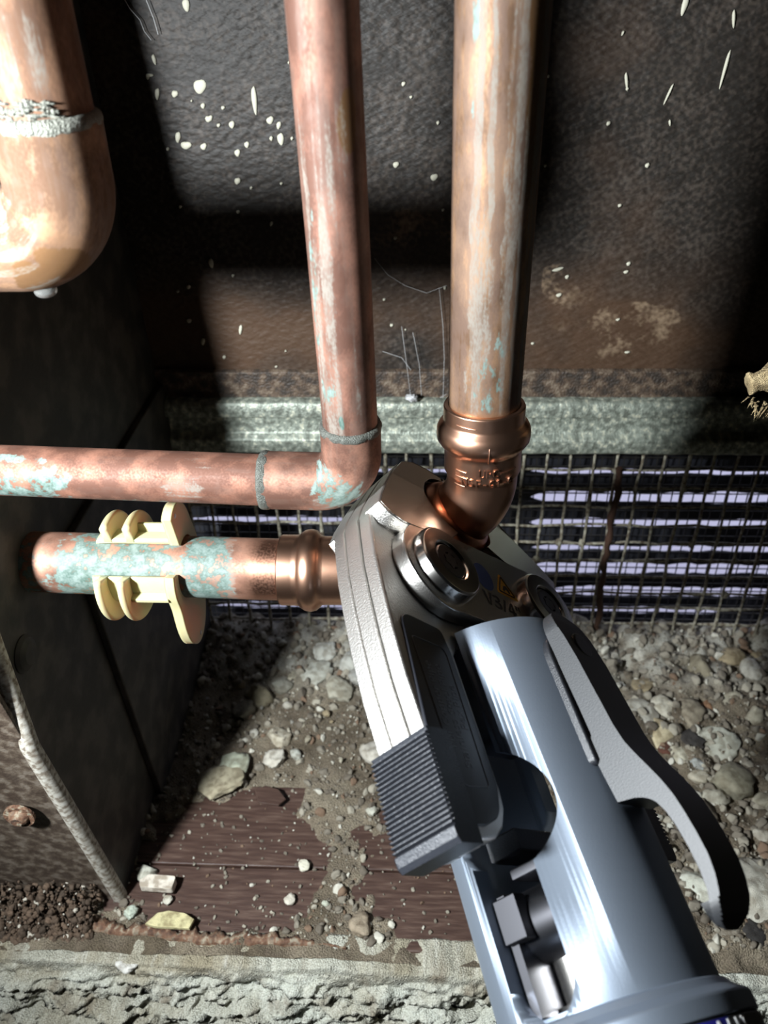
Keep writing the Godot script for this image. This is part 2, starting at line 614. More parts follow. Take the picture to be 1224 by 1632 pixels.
# ------------------------------------------------------------------ scene
func _ready() -> void:
	rng.seed = 11
	cam_axes = make_axes()
	var cam := Camera3D.new()
	cam.name = "camera"
	cam.fov = rad_to_deg(2.0 * atan(816.0 / FOCAL))
	cam.near = 0.01
	cam.far = 40.0
	cam.basis = Basis(cam_axes.x, -cam_axes.y, -cam_axes.z)
	var att := CameraAttributesPhysical.new()
	att.frustum_focal_length = 12.0 / tan(atan(816.0 / FOCAL))
	att.exposure_aperture = 12.0
	att.frustum_focus_distance = 0.27
	cam.attributes = att
	add_child(cam)
	cam.current = true
	var we := WorldEnvironment.new()
	we.name = "environment"
	var e := Environment.new()
	e.tonemap_mode = Environment.TONE_MAPPER_LINEAR
	e.tonemap_exposure = 1.0
	e.background_mode = Environment.BG_SKY
	var sky := Sky.new()
	var sm := ProceduralSkyMaterial.new()
	sm.sky_top_color = Color(0.80, 0.82, 0.92)
	sm.sky_horizon_color = Color(0.90, 0.89, 0.96)
	sm.ground_bottom_color = Color(0.5, 0.5, 0.52)
	sm.ground_horizon_color = Color(0.8, 0.8, 0.86)
	sm.sky_energy_multiplier = 1.3
	sky.sky_material = sm
	e.sky = sky
	e.sdfgi_enabled = true
	e.ssao_enabled = true
	e.ssil_enabled = true
	we.environment = e
	add_child(we)
	make_materials()
	work_light()
	room()
	back_wall()
	vent()
	side_panel()
	ground()
	sill()
	pipe_corner()
	pipe_middle()
	riser_and_elbow()
	lower_run()
	press_jaw()
	press_tool()
	rubble()
	webs()

# ---- the hand lamp, left of the camera and outside the frame
func work_light() -> void:
	var at := Vector3(-0.205, -0.003, -0.02)
	var aim := Vector3(0.02, -0.2, -0.27)
	var t := thing("work_lamp", "small round work lamp held left of the camera, outside the frame", "lamp", at)
	t.look_at_from_position(at, aim)
	SC = 0.001
	var tilt := Transform3D(Basis(Vector3.RIGHT, PI / 2), Vector3.ZERO)
	part("housing", lathe(crisp([[0.1, 60], [11, 60], [11, 18], [17, 6], [17, -1], [14.5, -1], [14, 2.5], [0.1, 2.5]])), M.black, t, tilt)
	SC = 1.0
	var glow := plain(Color.WHITE, 0.5)
	glow.emission_enabled = true
	glow.emission = Color(0.95, 0.98, 1.0)
	glow.emission_energy_multiplier = 2.0
	var disc := CylinderMesh.new()
	disc.top_radius = 0.0135
	disc.bottom_radius = 0.0135
	disc.height = 0.001
	part("lamp_lens", disc, glow, t, tilt.translated(Vector3(0, 0, -0.0005)))
	var l := SpotLight3D.new()
	l.name = "lamp_light"
	l.light_color = Color(0.96, 0.985, 1.0)
	l.light_energy = 0.40
	l.light_size = 0.014
	l.spot_range = 4.0
	l.spot_attenuation = 2.0
	l.spot_angle = 58.0
	l.spot_angle_attenuation = 0.8
	l.shadow_enabled = true
	l.position = Vector3(0, 0, -0.003)
	t.add_child(l)

func slab(called: String, lo: Vector3, hi: Vector3, mat: Material, label := "") -> void:
	struct(called, box_mesh(lo, hi, 0.0), mat, label)

func room() -> void:
	slab("wall_front", Vector3(-0.9, -0.6, 0.95), Vector3(0.9, 0.7, 1.0), M.room)
	slab("wall_left", Vector3(-0.95, -0.6, -0.45), Vector3(-0.9, 0.7, 1.0), M.room)
	slab("wall_right", Vector3(0.9, -0.6, -0.45), Vector3(0.95, 0.7, 1.0), M.room)
	slab("ceiling", Vector3(-0.95, 0.65, -0.45), Vector3(0.95, 0.7, 1.0), M.room)
	slab("floor", Vector3(-0.95, -0.62, -0.45), Vector3(0.95, -0.5, 1.0), M.room)
	struct("outdoor_paving", box_mesh(Vector3(-3, -0.75, -4), Vector3(3, -0.62, -0.45), 0.0), M.outside, "pale paving outside the vent")

# ---- dark sheet wall
func back_wall() -> void:
	var w := 1024
	var h := 512
	var x0 := -0.34
	var x1 := 0.34
	var y1 := 0.14
	var y0 := -0.2
	var big := field(101, w, h, 0.006, 5)
	var mid := field(102, w, h, 0.03, 5)
	var fine := field(103, w, h, 0.22, 3)
	var al := PackedByteArray()
	al.resize(w * h * 3)
	# tan bruises where the skin of the board is scuffed off: centre (m), size, strength
	var scuffs := []
	for q in [[1010, 520, 75, 30, 1.0], [890, 445, 24, 36, 1.0], [990, 565, 40, 18, 0.8], [690, 350, 55, 38, 0.55], [1085, 540, 30, 20, 0.4], [640, 375, 40, 22, 0.4], [905, 480, 40, 40, 0.4]]:
		var c := on_z(q[0], q[1], WALL_Z)
		scuffs.append([c.x, c.y, q[2] * 0.000325, q[3] * 0.00040, q[4]])
	for y in h:
		var wy := lerpf(y1, y0, (y + 0.5) / h)
		var low := smoothstep(-0.115, -0.165, wy)
		for x in w:
			var i := y * w + x
			var a := big[i] / 255.0
			var b := mid[i] / 255.0
			var f := fine[i] / 255.0
			var wx := lerpf(x0, x1, (x + 0.5) / w)
			var c := Color(0.020, 0.016, 0.013).lerp(Color(0.064, 0.051, 0.041), clampf((b - 0.3) * 1.1 + (f - 0.5) * 2.2 + (a - 0.5) * 0.6, 0.0, 1.0))
			c = c.lerp(Color(0.075, 0.042, 0.024), clampf(low * (0.35 + (a - 0.4) * 2.0) + maxf(0.0, a - 0.62) * 1.5, 0.0, 0.9))
			for q in scuffs:
				var dx: float = (wx - q[0]) / q[2]
				var dy: float = (wy - q[1]) / q[3]
				var k := 1.0 - dx * dx - dy * dy
				if k > 0.0:
					c = c.lerp(Color(0.24, 0.17, 0.11), clampf((k * 0.45 + (b - 0.58) * 2.6 + (f - 0.5) * 1.4) * q[4], 0.0, 0.8))
			c = c.linear_to_srgb()
			al[i * 3] = int(c.r * 255)
			al[i * 3 + 1] = int(c.g * 255)
			al[i * 3 + 2] = int(c.b * 255)
	var m := StandardMaterial3D.new()
	m.albedo_texture = ImageTexture.create_from_image(Image.create_from_data(w, h, false, Image.FORMAT_RGB8, al))
	m.roughness = 0.55
	m.metallic_specular = 0.4
	# the pebbled skin of the sheet is real relief in the mesh
	var nx := 520
	var ny := 262
	var bump := noise(110, 380.0, 3)
	var wave := noise(111, 40.0, 3)
	var p := PackedVector3Array()
	for i in ny + 1:
		for j in nx + 1:
			var q := Vector3(lerpf(x0, x1, float(j) / nx), lerpf(y1, y0, float(i) / ny), WALL_Z - 0.001)
			q.z += bump.get_noise_2d(q.x, q.y) * 0.00016 + wave.get_noise_2d(q.x, q.y) * 0.00015
			p.append(q)
	var wall := struct("wall_back", grid(p, ny + 1, nx + 1), m, "dark sheet wall, speckled with pale paint")
	m.normal_enabled = true
	m.normal_texture = noise_tex(112, 0.22, 1024, true, 5.0, 6, FastNoiseLite.TYPE_VALUE_CUBIC)
	m.normal_scale = 0.22
	# outer sheet and the wall behind, so that it has thickness and reaches beyond the frame
	slab("wall_back_frame", Vector3(-0.95, -0.198, -0.45), Vector3(0.95, 0.7, -0.3875), M.room)
	slab("wall_back_foot", Vector3(-0.95, -0.62, -0.402), Vector3(0.95, -0.374, -0.3885), M.room)
	slab("wall_back_end", Vector3(-0.95, -0.376, -0.45), Vector3(-0.27, -0.197, -0.3885), M.room)
	slab("wall_back_return", Vector3(0.40, -0.376, -0.45), Vector3(0.95, -0.197, -0.3885), M.room)
	# lapped lower strip
	var strip := PackedVector3Array()
	var edge := noise(113, 60.0, 3)
	for k in 4:
		for j in 201:
			var x := lerpf(x0, x1, j / 200.0)
			var wob := edge.get_noise_1d(x) * 0.0004
			var y: float = [-0.1832 + wob, -0.1838 + wob, -0.1845 + wob, -0.199][k]
			var z: float = [WALL_Z - 0.0005, WALL_Z + 0.0016, WALL_Z + 0.0019, WALL_Z + 0.0017][k]
			strip.append(Vector3(x, y, z + bump.get_noise_2d(x, y) * 0.0003))
	part("lap_strip", grid(strip, 4, 201), lap_mat(), wall)
	# paint flecks thrown on the sheet, each a thin raised dab
	var specks := [[245, 95, 5, 12], [318, 138, 16, 17], [250, 150, 6, 14], [278, 150, 8, 9], [332, 190, 9, 8], [348, 200, 5, 5], [369, 199, 8, 9], [323, 169, 6, 7], [335, 188, 6, 6], [405, 160, 7, 34], [283, 219, 7, 14], [296, 232, 14, 10], [324, 234, 9, 8], [378, 244, 8, 9], [393, 231, 7, 8], [378, 289, 8, 9], [379, 338, 5, 5], [355, 172, 5, 5], [267, 238, 4, 5], [305, 161, 3, 3], [430, 192, 10, 9], [444, 200, 6, 10], [447, 222, 9, 15], [432, 221, 5, 6], [465, 221, 4, 5], [296, 8, 9, 14], [240, 120, 6, 4], [235, 122, 5, 7], [448, 293, 4, 4], [432, 357, 4, 7], [336, 420, 7, 14], [371, 440, 4, 4], [300, 458, 6, 6], [283, 465, 4, 4], [301, 512, 7, 7], [323, 545, 6, 12], [383, 526, 5, 16], [362, 621, 5, 5], [357, 570, 5, 6], [643, 134, 5, 6], [655, 155, 4, 4], [692, 283, 10, 9], [631, 263, 8, 8], [698, 196, 4, 5], [706, 335, 4, 4], [630, 380, 5, 5], [612, 478, 4, 4], [624, 519, 5, 5], [709, 459, 4, 6], [646, 526, 3, 3], [993, 53, 3, 6], [999, 130, 4, 22], [1000, 142, 4, 4], [1066, 150, 3, 26], [1068, 196, 3, 8], [1092, 8, 7, 22], [1170, 30, 4, 20], [1156, 110, 4, 44], [1032, 264, 6, 6], [970, 197, 5, 6], [988, 328, 5, 5], [1002, 421, 6, 6], [998, 434, 7, 5], [904, 442, 6, 6], [889, 430, 16, 5], [891, 471, 8, 6], [869, 264, 4, 5], [874, 122, 3, 4], [985, 510, 6, 4], [1000, 562, 8, 4], [849, 548, 5, 4], [400, 300, 4, 4], [470, 140, 4, 4], [460, 100, 3, 4], [287, 330, 4, 4], [410, 605, 3, 3], [455, 560, 3, 3], [480, 610, 3, 3], [440, 585, 4, 3], [350, 600, 4, 3], [590, 520, 3, 3]]
	var dab := dab_mesh()
	for q in specks:
		var c := on_z(q[0], q[1], WALL_Z)
		var r := Vector3(q[2] * 0.000155, q[3] * 0.000175, 0.0008)
		var b := Basis(Vector3(0, 0, 1), rng.randf_range(-0.35, 0.35)) * Basis.from_scale(r)
		part("paint_speck", dab, M.speck, wall, Transform3D(b, Vector3(c.x, c.y, WALL_Z - 0.0006)))

func lap_mat() -> StandardMaterial3D:
	var m := plain(Color.WHITE, 0.6)
	m.albedo_texture = ramp_tex(31, 0.02, [[0.3, Color(0.035, 0.026, 0.02)], [0.6, Color(0.085, 0.055, 0.036)], [0.8, Color(0.16, 0.12, 0.085)]], 512, 6)
	relief(m, M.grain, 0.05, 12.0)
	return m

func dab_mesh() -> ArrayMesh:
	var p := PackedVector3Array()
	for i in 7:
		var t := PI / 2 * i / 6.0
		for j in 17:
			var a := TAU * (j % 16) / 16.0
			var w := 1.0 + 0.14 * sin(a * 2 + 0.7) + 0.08 * sin(a * 3)
			p.append(Vector3(cos(a) * sin(t) * w, sin(a) * sin(t) * w, cos(t)))
	return grid(p, 7, 17, true)

# ---- rail, wire screen, insect screen and louvres of the vent
func vent() -> void:
	var prof := [[-0.1980, -0.386], [-0.1986, -0.3795], [-0.2000, -0.3775], [-0.2066, -0.3765], [-0.2080, -0.3790], [-0.2088, -0.3815], [-0.2170, -0.3805], [-0.2186, -0.3795], [-0.2200, -0.3770], [-0.2215, -0.3765], [-0.2280, -0.3768], [-0.2296, -0.3780], [-0.2302, -0.3840], [-0.2302, -0.3880], [-0.198, -0.3880], [-0.198, -0.386]]
	var wob := noise(120, 50.0, 4)
	var p := PackedVector3Array()
	for k in prof.size():
		for j in 341:
			var x := lerpf(-0.34, 0.36, j / 340.0)
			p.append(Vector3(x, prof[k][0] + wob.get_noise_2d(x, k * 0.01) * 0.0005, prof[k][1] + wob.get_noise_2d(x, 3.0 + k * 0.02) * 0.0006))
	struct("trim_1", grid(p, prof.size(), 341), M.galv, "weathered galvanised rail above the vent screen")
	var t := thing("vent_screen", "square welded wire screen closing the vent under the rail, crusted with old paint", "wire screen", Vector3(0, -0.375, WALL_Z))
	var n := noise(121, 25.0, 3)
	for i in range(-20, 24):
		var x := 0.0524 + i * 0.01275
		var pts := []
		for k in 13:
			var y := -0.004 + 0.152 * k / 12.0
			pts.append(Vector3(x + n.get_noise_2d(x * 3, y) * 0.0016, y, 0.0006 + n.get_noise_2d(y, x * 3 + 9) * 0.0006))
		var path := PackedVector3Array(pts)
		var rr := PackedFloat32Array()
		for k in 13:
			rr.append(0.00078 + maxf(0.0, n.get_noise_2d(x * 7 + 4, k * 0.02)) * 0.0010)
		part("wire", sweep(path, rr, Vector3(0, 0, 1), 8), M.wire, t)
	for i in 12:
		var y := 0.144 - i * 0.01275
		var pts := []
		var rr := PackedFloat32Array()
		for k in 61:
			var x := -0.21 + 0.56 * k / 60.0
			pts.append(Vector3(x, y + n.get_noise_2d(x, y * 5) * 0.0016, -0.0006 + n.get_noise_2d(x, y * 5 + 7) * 0.0005))
			rr.append(0.00072 + maxf(0.0, n.get_noise_2d(x * 2 + 2, y * 9) - 0.1) * 0.0014)
		part("wire", sweep(PackedVector3Array(pts), rr, Vector3(0, 0, 1), 8), M.wire, t)
	# paint bridging the corners of some meshes
	var clot := Soup.new()
	var base := stone_mesh(77, 1.0, 0.3)
	var arr := base.surface_get_arrays(0)
	var bv: PackedVector3Array = arr[Mesh.ARRAY_VERTEX]
	var bn: PackedVector3Array = arr[Mesh.ARRAY_NORMAL]
	var bi: PackedInt32Array = arr[Mesh.ARRAY_INDEX]
	for k in 60:
		var i := rng.randi_range(-16, 10)
		var j := rng.randi_range(0, 10)
		var c := Vector3(0.0524 + i * 0.01275 + rng.randf_range(-0.001, 0.001), 0.144 - j * 0.01275 + rng.randf_range(-0.001, 0.001), 0)
		var sc := Vector3(rng.randf_range(0.8, 2.6), rng.randf_range(0.8, 2.4), 0.8) * 0.001
		for q in range(0, bi.size(), 3):
			clot.tri(bv[bi[q]] * sc + c, bv[bi[q + 1]] * sc + c, bv[bi[q + 2]] * sc + c, bn[bi[q]], bn[bi[q + 1]], bn[bi[q + 2]])
	var cl := part("paint_clot", soup_mesh(clot), M.wire, t)
	cl.set_meta("kind", "stuff")
	# finer insect screen a little behind
	var fine := Soup.new()
	for i in 90:
		var x := -0.22 + i * 0.0063
		wire_box(fine, Vector3(x - 0.0003, -0.385, -0.4105), Vector3(x + 0.0003, -0.22, -0.4099))
	for i in 27:
		var y := -0.383 + i * 0.0063
		wire_box(fine, Vector3(-0.22, y - 0.0003, -0.4099), Vector3(0.36, y + 0.0003, -0.4093))
	var fs := single("insect_screen", soup_mesh(fine), M.dark_wire, "fine dark insect screen seen behind the square wire screen", "insect screen")
	fs.set_meta("kind", "stuff")
	# pressed louvre panel: bands between lens-ended openings, two columns
	var lv := thing("louver_panel", "dark pressed louvre panel behind the screens with bright slits of daylight", "louvre panel", Vector3(0.06, -0.4, -0.43))
	var ys := [-0.2520, -0.2727, -0.2918, -0.3118, -0.3321, -0.3490, -0.3690, -0.3862]
	var hs := [0.0026, 0.0030, 0.0052, 0.0046, 0.0036, 0.0056, 0.0054, 0.0046]
	var ends := [0.058, 0.060, 0.0639, 0.0641, 0.066, 0.067, 0.0826, 0.0967]
	var nz := noise(122, 40.0, 3)
	var opening := func(k: int, x: float) -> float:
		if k < 0 or k >= ys.size():
			return 0.0
		var t2 := 0.0
		if x > ends[k]:
			t2 = minf(1.0, (x - ends[k]) / 0.012)
		elif x < 0.045 and x > -0.16:
			t2 = minf(1.0, minf((0.045 - x) / 0.02, (x + 0.16) / 0.02))
		if k == 7 and x > 0.2:
			t2 *= 1.0 - smoothstep(0.17, 0.21, x)
		return hs[k] * sqrt(maxf(t2, 0.0)) * (1.0 + 0.35 * nz.get_noise_2d(x, k * 3.0)) + (0.00001 if t2 > 0 else 0.0)
	for k in ys.size() + 1:
		var q := PackedVector3Array()
		var xs := 300
		for row in 6:
			for j in xs + 1:
				var x := lerpf(-0.27, 0.40, float(j) / xs)
				var yt: float = -0.19 if k == 0 else ys[k - 1] - opening.call(k - 1, x)
				var yb: float = -0.42 if k == ys.size() else ys[k] + opening.call(k, x)
				# each blade leans out at its foot
				var y: float = [yt, yt, lerpf(yt, yb, 0.5), yb, yb, yt][row]
				var z: float = [-0.0016, 0.0, 0.001, 0.003, 0.0012, -0.0016][row]
				q.append(Vector3(x, y, -0.43 + z) - lv.position)
		part("louver_blade", grid(q, 6, xs + 1), M.louver, lv)
	# rusted flat bar wired to the screen
	var a := on_z(985, 742, WALL_Z)
	var b := on_z(948, 1012, WALL_Z)
	var bar := PackedVector3Array()
	var br := PackedFloat32Array()
	for k in 25:
		var f := k / 24.0
		bar.append(a.lerp(b, f) + Vector3(n.get_noise_1d(f * 0.3) * 0.003, 0, 0.0028))
		br.append(0.0019 + n.get_noise_1d(f * 2.0 + 5) * 0.0008)
	single("rusty_rod", sweep(bar, br, Vector3(0, 0, 1), 10), M.rust_bar, "dark rusty rod standing upright against the wire screen right of the press tool", "rod")

func wire_box(s: Soup, lo: Vector3, hi: Vector3) -> void:
	prism(s, PackedVector2Array([Vector2(lo.x, lo.y), Vector2(hi.x, lo.y), Vector2(hi.x, hi.y), Vector2(lo.x, hi.y)]), lo.z, hi.z, 0.0)

# ---- sheet-metal side panel at the left with a lit front flange
func side_panel() -> void:
	var t := thing("side_panel", "dark sheet metal side panel at lower left with a pale scuffed front flange", "metal panel", Vector3(-0.143, FLOOR_Y, -0.2))
	# the web: a sheet standing square to the wall, its front edge leaning towards the viewer
	var s := Soup.new()
	var web := PackedVector2Array([Vector2(-0.384, -0.40), Vector2(-0.203, -0.40), Vector2(-0.203, -0.37), Vector2(-0.186, -0.24), Vector2(-0.190, -0.165), Vector2(-0.222, -0.145), Vector2(-0.243, -0.105), Vector2(-0.262, -0.05), Vector2(-0.29, 0.02), Vector2(-0.30, 0.18), Vector2(-0.384, 0.18)])
	var ax := Basis(Vector3(0, 0, 1), Vector3(0, 1, 0), Vector3(1, 0, 0))   # x -> z, y -> y, z -> x
	prism(s, web, -0.1455, -0.143, 0.0004, ax)
	part("panel_sheet", soup_mesh(s), M.old_sheet, t, Transform3D(Basis(), -t.position))
	var inner := PackedVector2Array([Vector2(-0.384, -0.40), Vector2(-0.262, -0.40), Vector2(-0.250, -0.19), Vector2(-0.384, -0.19)])
	s = Soup.new()
	prism(s, inner, -0.1432, -0.1395, 0.0008, ax)
	part("lapped_sheet", soup_mesh(s), M.old_sheet, t, Transform3D(Basis(), -t.position))
	# front flange, turned to the left
	s = Soup.new()
	var fl := PackedVector2Array([Vector2(-0.30, -0.40), Vector2(-0.1445, -0.40), Vector2(-0.1445, -0.16), Vector2(-0.30, -0.16)])
	var lean := atan2(0.017, 0.13)
	var fx := Transform3D(Basis(Vector3.RIGHT, lean), Vector3(0, -0.37, -0.203) - Basis(Vector3.RIGHT, lean) * Vector3(0, -0.37, 0))
	prism(s, fl, -0.0024, 0.0002, 0.0006)
	part("front_flange", soup_mesh(s), M.flange, t, Transform3D(fx.basis, fx.origin - t.position))
	# the bend between sheet and flange, scuffed bright
	var bend_p := line_path([Vector3(-0.1452, -0.405, -0.2095), Vector3(-0.1452, -0.37, -0.2047), Vector3(-0.1452, -0.24, -0.1878), Vector3(-0.1452, -0.168, -0.1915)], 0.006)
	part("bent_edge", sweep(bend_p, const_r(bend_p.size(), 0.0034), Vector3(0, 0, 1), 20), M.scuffed, t, Transform3D(Basis(), -t.position))
	SC = 0.001
	var bolt := lathe(crisp([[0.1, 2.6], [2.2, 2.5], [3.6, 1.4], [4.2, 0], [6.2, 0], [6.2, -1.5]]), 28)
	SC = 1.0
	var c := on_z(30, 1303, -0.187)
	part("screw_head", bolt, M.rust, t, Transform3D(Basis(Vector3.RIGHT, PI / 2), c - t.position))
	SC = 0.001
	var knob := lathe(crisp([[0.1, 2.6], [4, 2.3], [6, 1.2], [7.0, 0], [7.0, -1]]), 32)
	SC = 1.0
	var d := ray(40, 1042)
	part("rivet_head", knob, M.old_sheet, t, Transform3D(Basis(Vector3.FORWARD, PI / 2), d * (-0.1425 / d.x) - t.position))

# ---- floor: dirt and grit heaped over a dark board
func ground_height(x: float, z: float, n1: FastNoiseLite, n2: FastNoiseLite, n3: FastNoiseLite) -> float:
	var h := FLOOR_Y + n1.get_noise_2d(x, z) * 0.004 + n2.get_noise_2d(x, z) * 0.0016 + n3.get_noise_2d(x, z) * 0.0007
	h += smoothstep(-0.325, -0.375, z) * 0.009 * (0.6 + n1.get_noise_2d(x * 2.0, 7.0))
	h += smoothstep(0.05, 0.12, x) * 0.006 * (0.5 + n2.get_noise_2d(x * 0.6, z * 0.6))
	# bare patches of board: left one and right one
	for q in [[-0.098, -0.222, 0.045, 0.037], [0.012, -0.219, 0.035, 0.034]]:
		var dx: float = (x - q[0]) / q[2]
		var dz: float = (z - q[1]) / q[3]
		var d := sqrt(dx * dx + dz * dz) + n2.get_noise_2d(x, z + 5.0) * 0.25
		h -= (1.0 - smoothstep(0.85, 1.15, d)) * 0.007
	return h

func ground() -> void:
	var n1 := noise(131, 14.0, 3)
	var n2 := noise(132, 60.0, 3)
	var n3 := noise(133, 260.0, 3)
	var tone := noise(134, 22.0, 4)
	var nx := 460
	var nz := 150
	var p := PackedVector3Array()
	var col := PackedColorArray()
	for i in nz + 1:
		for j in nx + 1:
			var x := lerpf(-0.30, 0.40, float(j) / nx)
			var z := lerpf(-0.392, -0.178, float(i) / nz)
			var y := ground_height(x, z, n1, n2, n3)
			p.append(Vector3(x, y, z))
			var k := clampf(tone.get_noise_2d(x, z) * 1.3 + 0.5, 0.0, 1.0)
			var c := Color(0.13, 0.102, 0.070).lerp(Color(0.27, 0.228, 0.165), k)
			c = c.lerp(Color(0.46, 0.45, 0.39), smoothstep(-0.325, -0.36, z) * clampf(0.6 + n2.get_noise_2d(x, z) * 1.2, 0.0, 1.0))
			col.append(c)
	var fl := struct("floor_dirt", grid(p, nz + 1, nx + 1, false, true, PackedVector2Array(), col), M.dirt, "gritty dirt floor strewn with rubble")
	fl.name = "floor_rubble_bed"
	# board under the dirt
	var s := Soup.new()
	prism(s, PackedVector2Array([Vector2(-0.152, 0.1835), Vector2(0.075, 0.1835), Vector2(0.075, 0.2215), Vector2(-0.152, 0.2215)]), -0.385, FLOOR_Y - 0.0012, 0.0008, Basis(Vector3(1, 0, 0), Vector3(0, 0, -1), Vector3(0, 1, 0)))
	prism(s, PackedVector2Array([Vector2(-0.152, 0.222), Vector2(0.075, 0.222), Vector2(0.075, 0.268), Vector2(-0.152, 0.268)]), -0.385, FLOOR_Y - 0.0010, 0.0008, Basis(Vector3(1, 0, 0), Vector3(0, 0, -1), Vector3(0, 1, 0)))
	single("brown_board", soup_mesh(s), M.board, "dark brown boards half buried in the dirt behind the sill", "board")
	# loose grit, far too fine to count
	var variants := 3
	for v in variants:
		var mm := MultiMesh.new()
		mm.transform_format = MultiMesh.TRANSFORM_3D
		mm.use_colors = true
		mm.mesh = stone_mesh(200 + v, 0.7, 0.1, 9)
		var count := 5200
		mm.instance_count = count
		for i in count:
			var x := rng.randf_range(-0.28, 0.38)
			var z := rng.randf_range(-0.388, -0.187)
			var y := ground_height(x, z, n1, n2, n3)
			var r := 0.0005 + pow(rng.randf(), 5.0) * 0.0022
			if x > 0.06 or z < -0.33:
				r *= 1.25
			var onb := y < FLOOR_Y - 0.0015
			if onb:
				if rng.randf() < 0.72:
					r = 0.0
				else:
					r = minf(r, 0.0010)
				y = FLOOR_Y - 0.0010
			var b := Basis.from_euler(Vector3(rng.randf() * TAU, rng.randf() * TAU, rng.randf() * TAU)).scaled(Vector3.ONE * r)
			mm.set_instance_transform(i, Transform3D(b, Vector3(x, y + r * 0.25, z)))
			var k := rng.randf()
			var c := Color(0.12, 0.10, 0.075).lerp(Color(0.36, 0.33, 0.26), k * k)
			if rng.randf() < 0.08:
				c = Color(0.52, 0.50, 0.42)
			elif rng.randf() < 0.08:
				c = Color(0.17, 0.11, 0.07)
			mm.set_instance_color(i, c)
		var o := MultiMeshInstance3D.new()
		o.name = numbered("gravel")
		o.multimesh = mm
		o.material_override = M.stone
		add_child(o)
		o.set_meta("label", "fine loose grit scattered over the dirt and boards")
		o.set_meta("category", "gravel")
		o.set_meta("group", "loose grit on the floor")
		o.set_meta("kind", "stuff")

# ---- rough concrete sill in front with a rusted steel edging strip
func sill() -> void:
	var n1 := noise(141, 30.0, 4)
	var n2 := noise(142, 120.0, 4)
	var n3 := noise(143, 420.0, 3)
	var tone := noise(144, 18.0, 5)
	var nx := 760
	# profile down the block: (z, y)
	var prof := PackedVector2Array()
	for q in [Vector2(-0.190, -0.40), Vector2(-0.1895, -0.372)]:
		prof.append(q)
	for k in 14:
		prof.append(Vector2(lerpf(-0.189, -0.1745, k / 13.0), -0.3705 - 0.0015 * k / 13.0))
	for k in range(1, 81):
		var f := k / 80.0
		prof.append(Vector2(-0.1745 + 0.034 * f, -0.372 - 0.085 * pow(f, 0.9)))
	var p := PackedVector3Array()
	var col := PackedColorArray()
	for k in prof.size():
		var q := prof[k]
		var f := clampf((k - 14) / 10.0, 0.0, 1.0)
		for j in nx + 1:
			var x := lerpf(-0.27, 0.30, float(j) / nx)
			var sk := x + q.y * 0.25
			var d := n1.get_noise_2d(sk, q.y * 2.0) * 0.009 + n2.get_noise_2d(sk * 0.38, q.y * 2.2) * 0.0046 + n3.get_noise_2d(sk * 0.35, q.y * 1.8) * 0.0030
			d *= 0.35 + 0.65 * f
			d -= f * 0.007 * smoothstep(0.34, 0.5, n2.get_noise_2d(sk * 0.25 + 3.0, q.y))
			var pt := Vector3(x, q.y + d * (0.8 - 0.35 * f), q.x + d * f * 0.9)
			if k < 2:
				pt = Vector3(x, q.y, q.x)
			p.append(pt)
			var t := clampf(tone.get_noise_2d(x, q.y * 2.0) * 1.4 + 0.5, 0.0, 1.0)
			var c := Color(0.34, 0.30, 0.21).lerp(Color(0.58, 0.60, 0.53), clampf(t * 0.7 + f * 0.4 + (x + 0.08) * 1.2, 0.0, 1.0))
			c = c.lerp(Color(0.72, 0.71, 0.63), clampf(n2.get_noise_2d(x * 2.0, q.y * 2.0) * 1.6 - 0.35, 0.0, 0.8))
			c = c.lerp(Color(0.16, 0.11, 0.06), clampf(-n1.get_noise_2d(x * 1.6 + 2.0, q.y * 1.6) * 1.6 - 0.3, 0.0, 0.7))
			col.append(c)
	single("concrete_sill", grid(p, prof.size(), nx + 1, false, true, PackedVector2Array(), col), M.dirt, "rough grey broken concrete sill running along the bottom of the picture", "concrete sill")
	# edging strip, rusted through at the left
	var strip := PackedVector3Array()
	for k in 5:
		for j in 241:
			var x := lerpf(-0.165, -0.035, j / 240.0)
			var front := -0.1835 + n1.get_noise_1d(x) * 0.002 + (0.004 * smoothstep(-0.10, -0.165, x) * -1.0)
			var wd := 0.0068 * (0.8 + n2.get_noise_1d(x) * 0.5) * (1.0 - 0.8 * smoothstep(-0.07, -0.036, x))
			var y: float = [-0.374, -0.3692, -0.3684, -0.3688, -0.373][k] + n3.get_noise_2d(x, k) * 0.0005
			var z: float = [front - wd, front - wd, front - wd * 0.5, front, front][k]
			strip.append(Vector3(x, y, z))
	single("rusty_strip", grid(strip, 5, 241, false, true), M.rust, "rust-flaked steel edging strip on the left part of the concrete sill", "metal strip")

# ------------------------------------------------------------------ pipes
func ring(path_dir: Vector3, r0: float, r1: float, half: float, seg := 56) -> ArrayMesh:
	var y := path_dir.normalized()
	var x := y.cross(Vector3(0.3, 0.2, 1)).normalized()
	var z := x.cross(y)
	var prof := []
	for k in 9:
		var a := PI * k / 8.0
		prof.append([r0 + (r1 - r0) * sin(a), half * cos(a)])
	var p := PackedVector3Array()
	var nn := noise(int(r1 * 1e6), 260.0, 3)
	for q in prof:
		for j in seg + 1:
			var a := TAU * (j % seg) / seg
			var d := x * sin(a) + z * cos(a)
			var w := 1.0 + 0.5 * nn.get_noise_3dv(d * r1 * 1.0)
			p.append(d * (r0 + (q[0] - r0) * w) + y * q[1] * (0.8 + 0.3 * w))
	return grid(p, prof.size(), seg + 1, true, true)

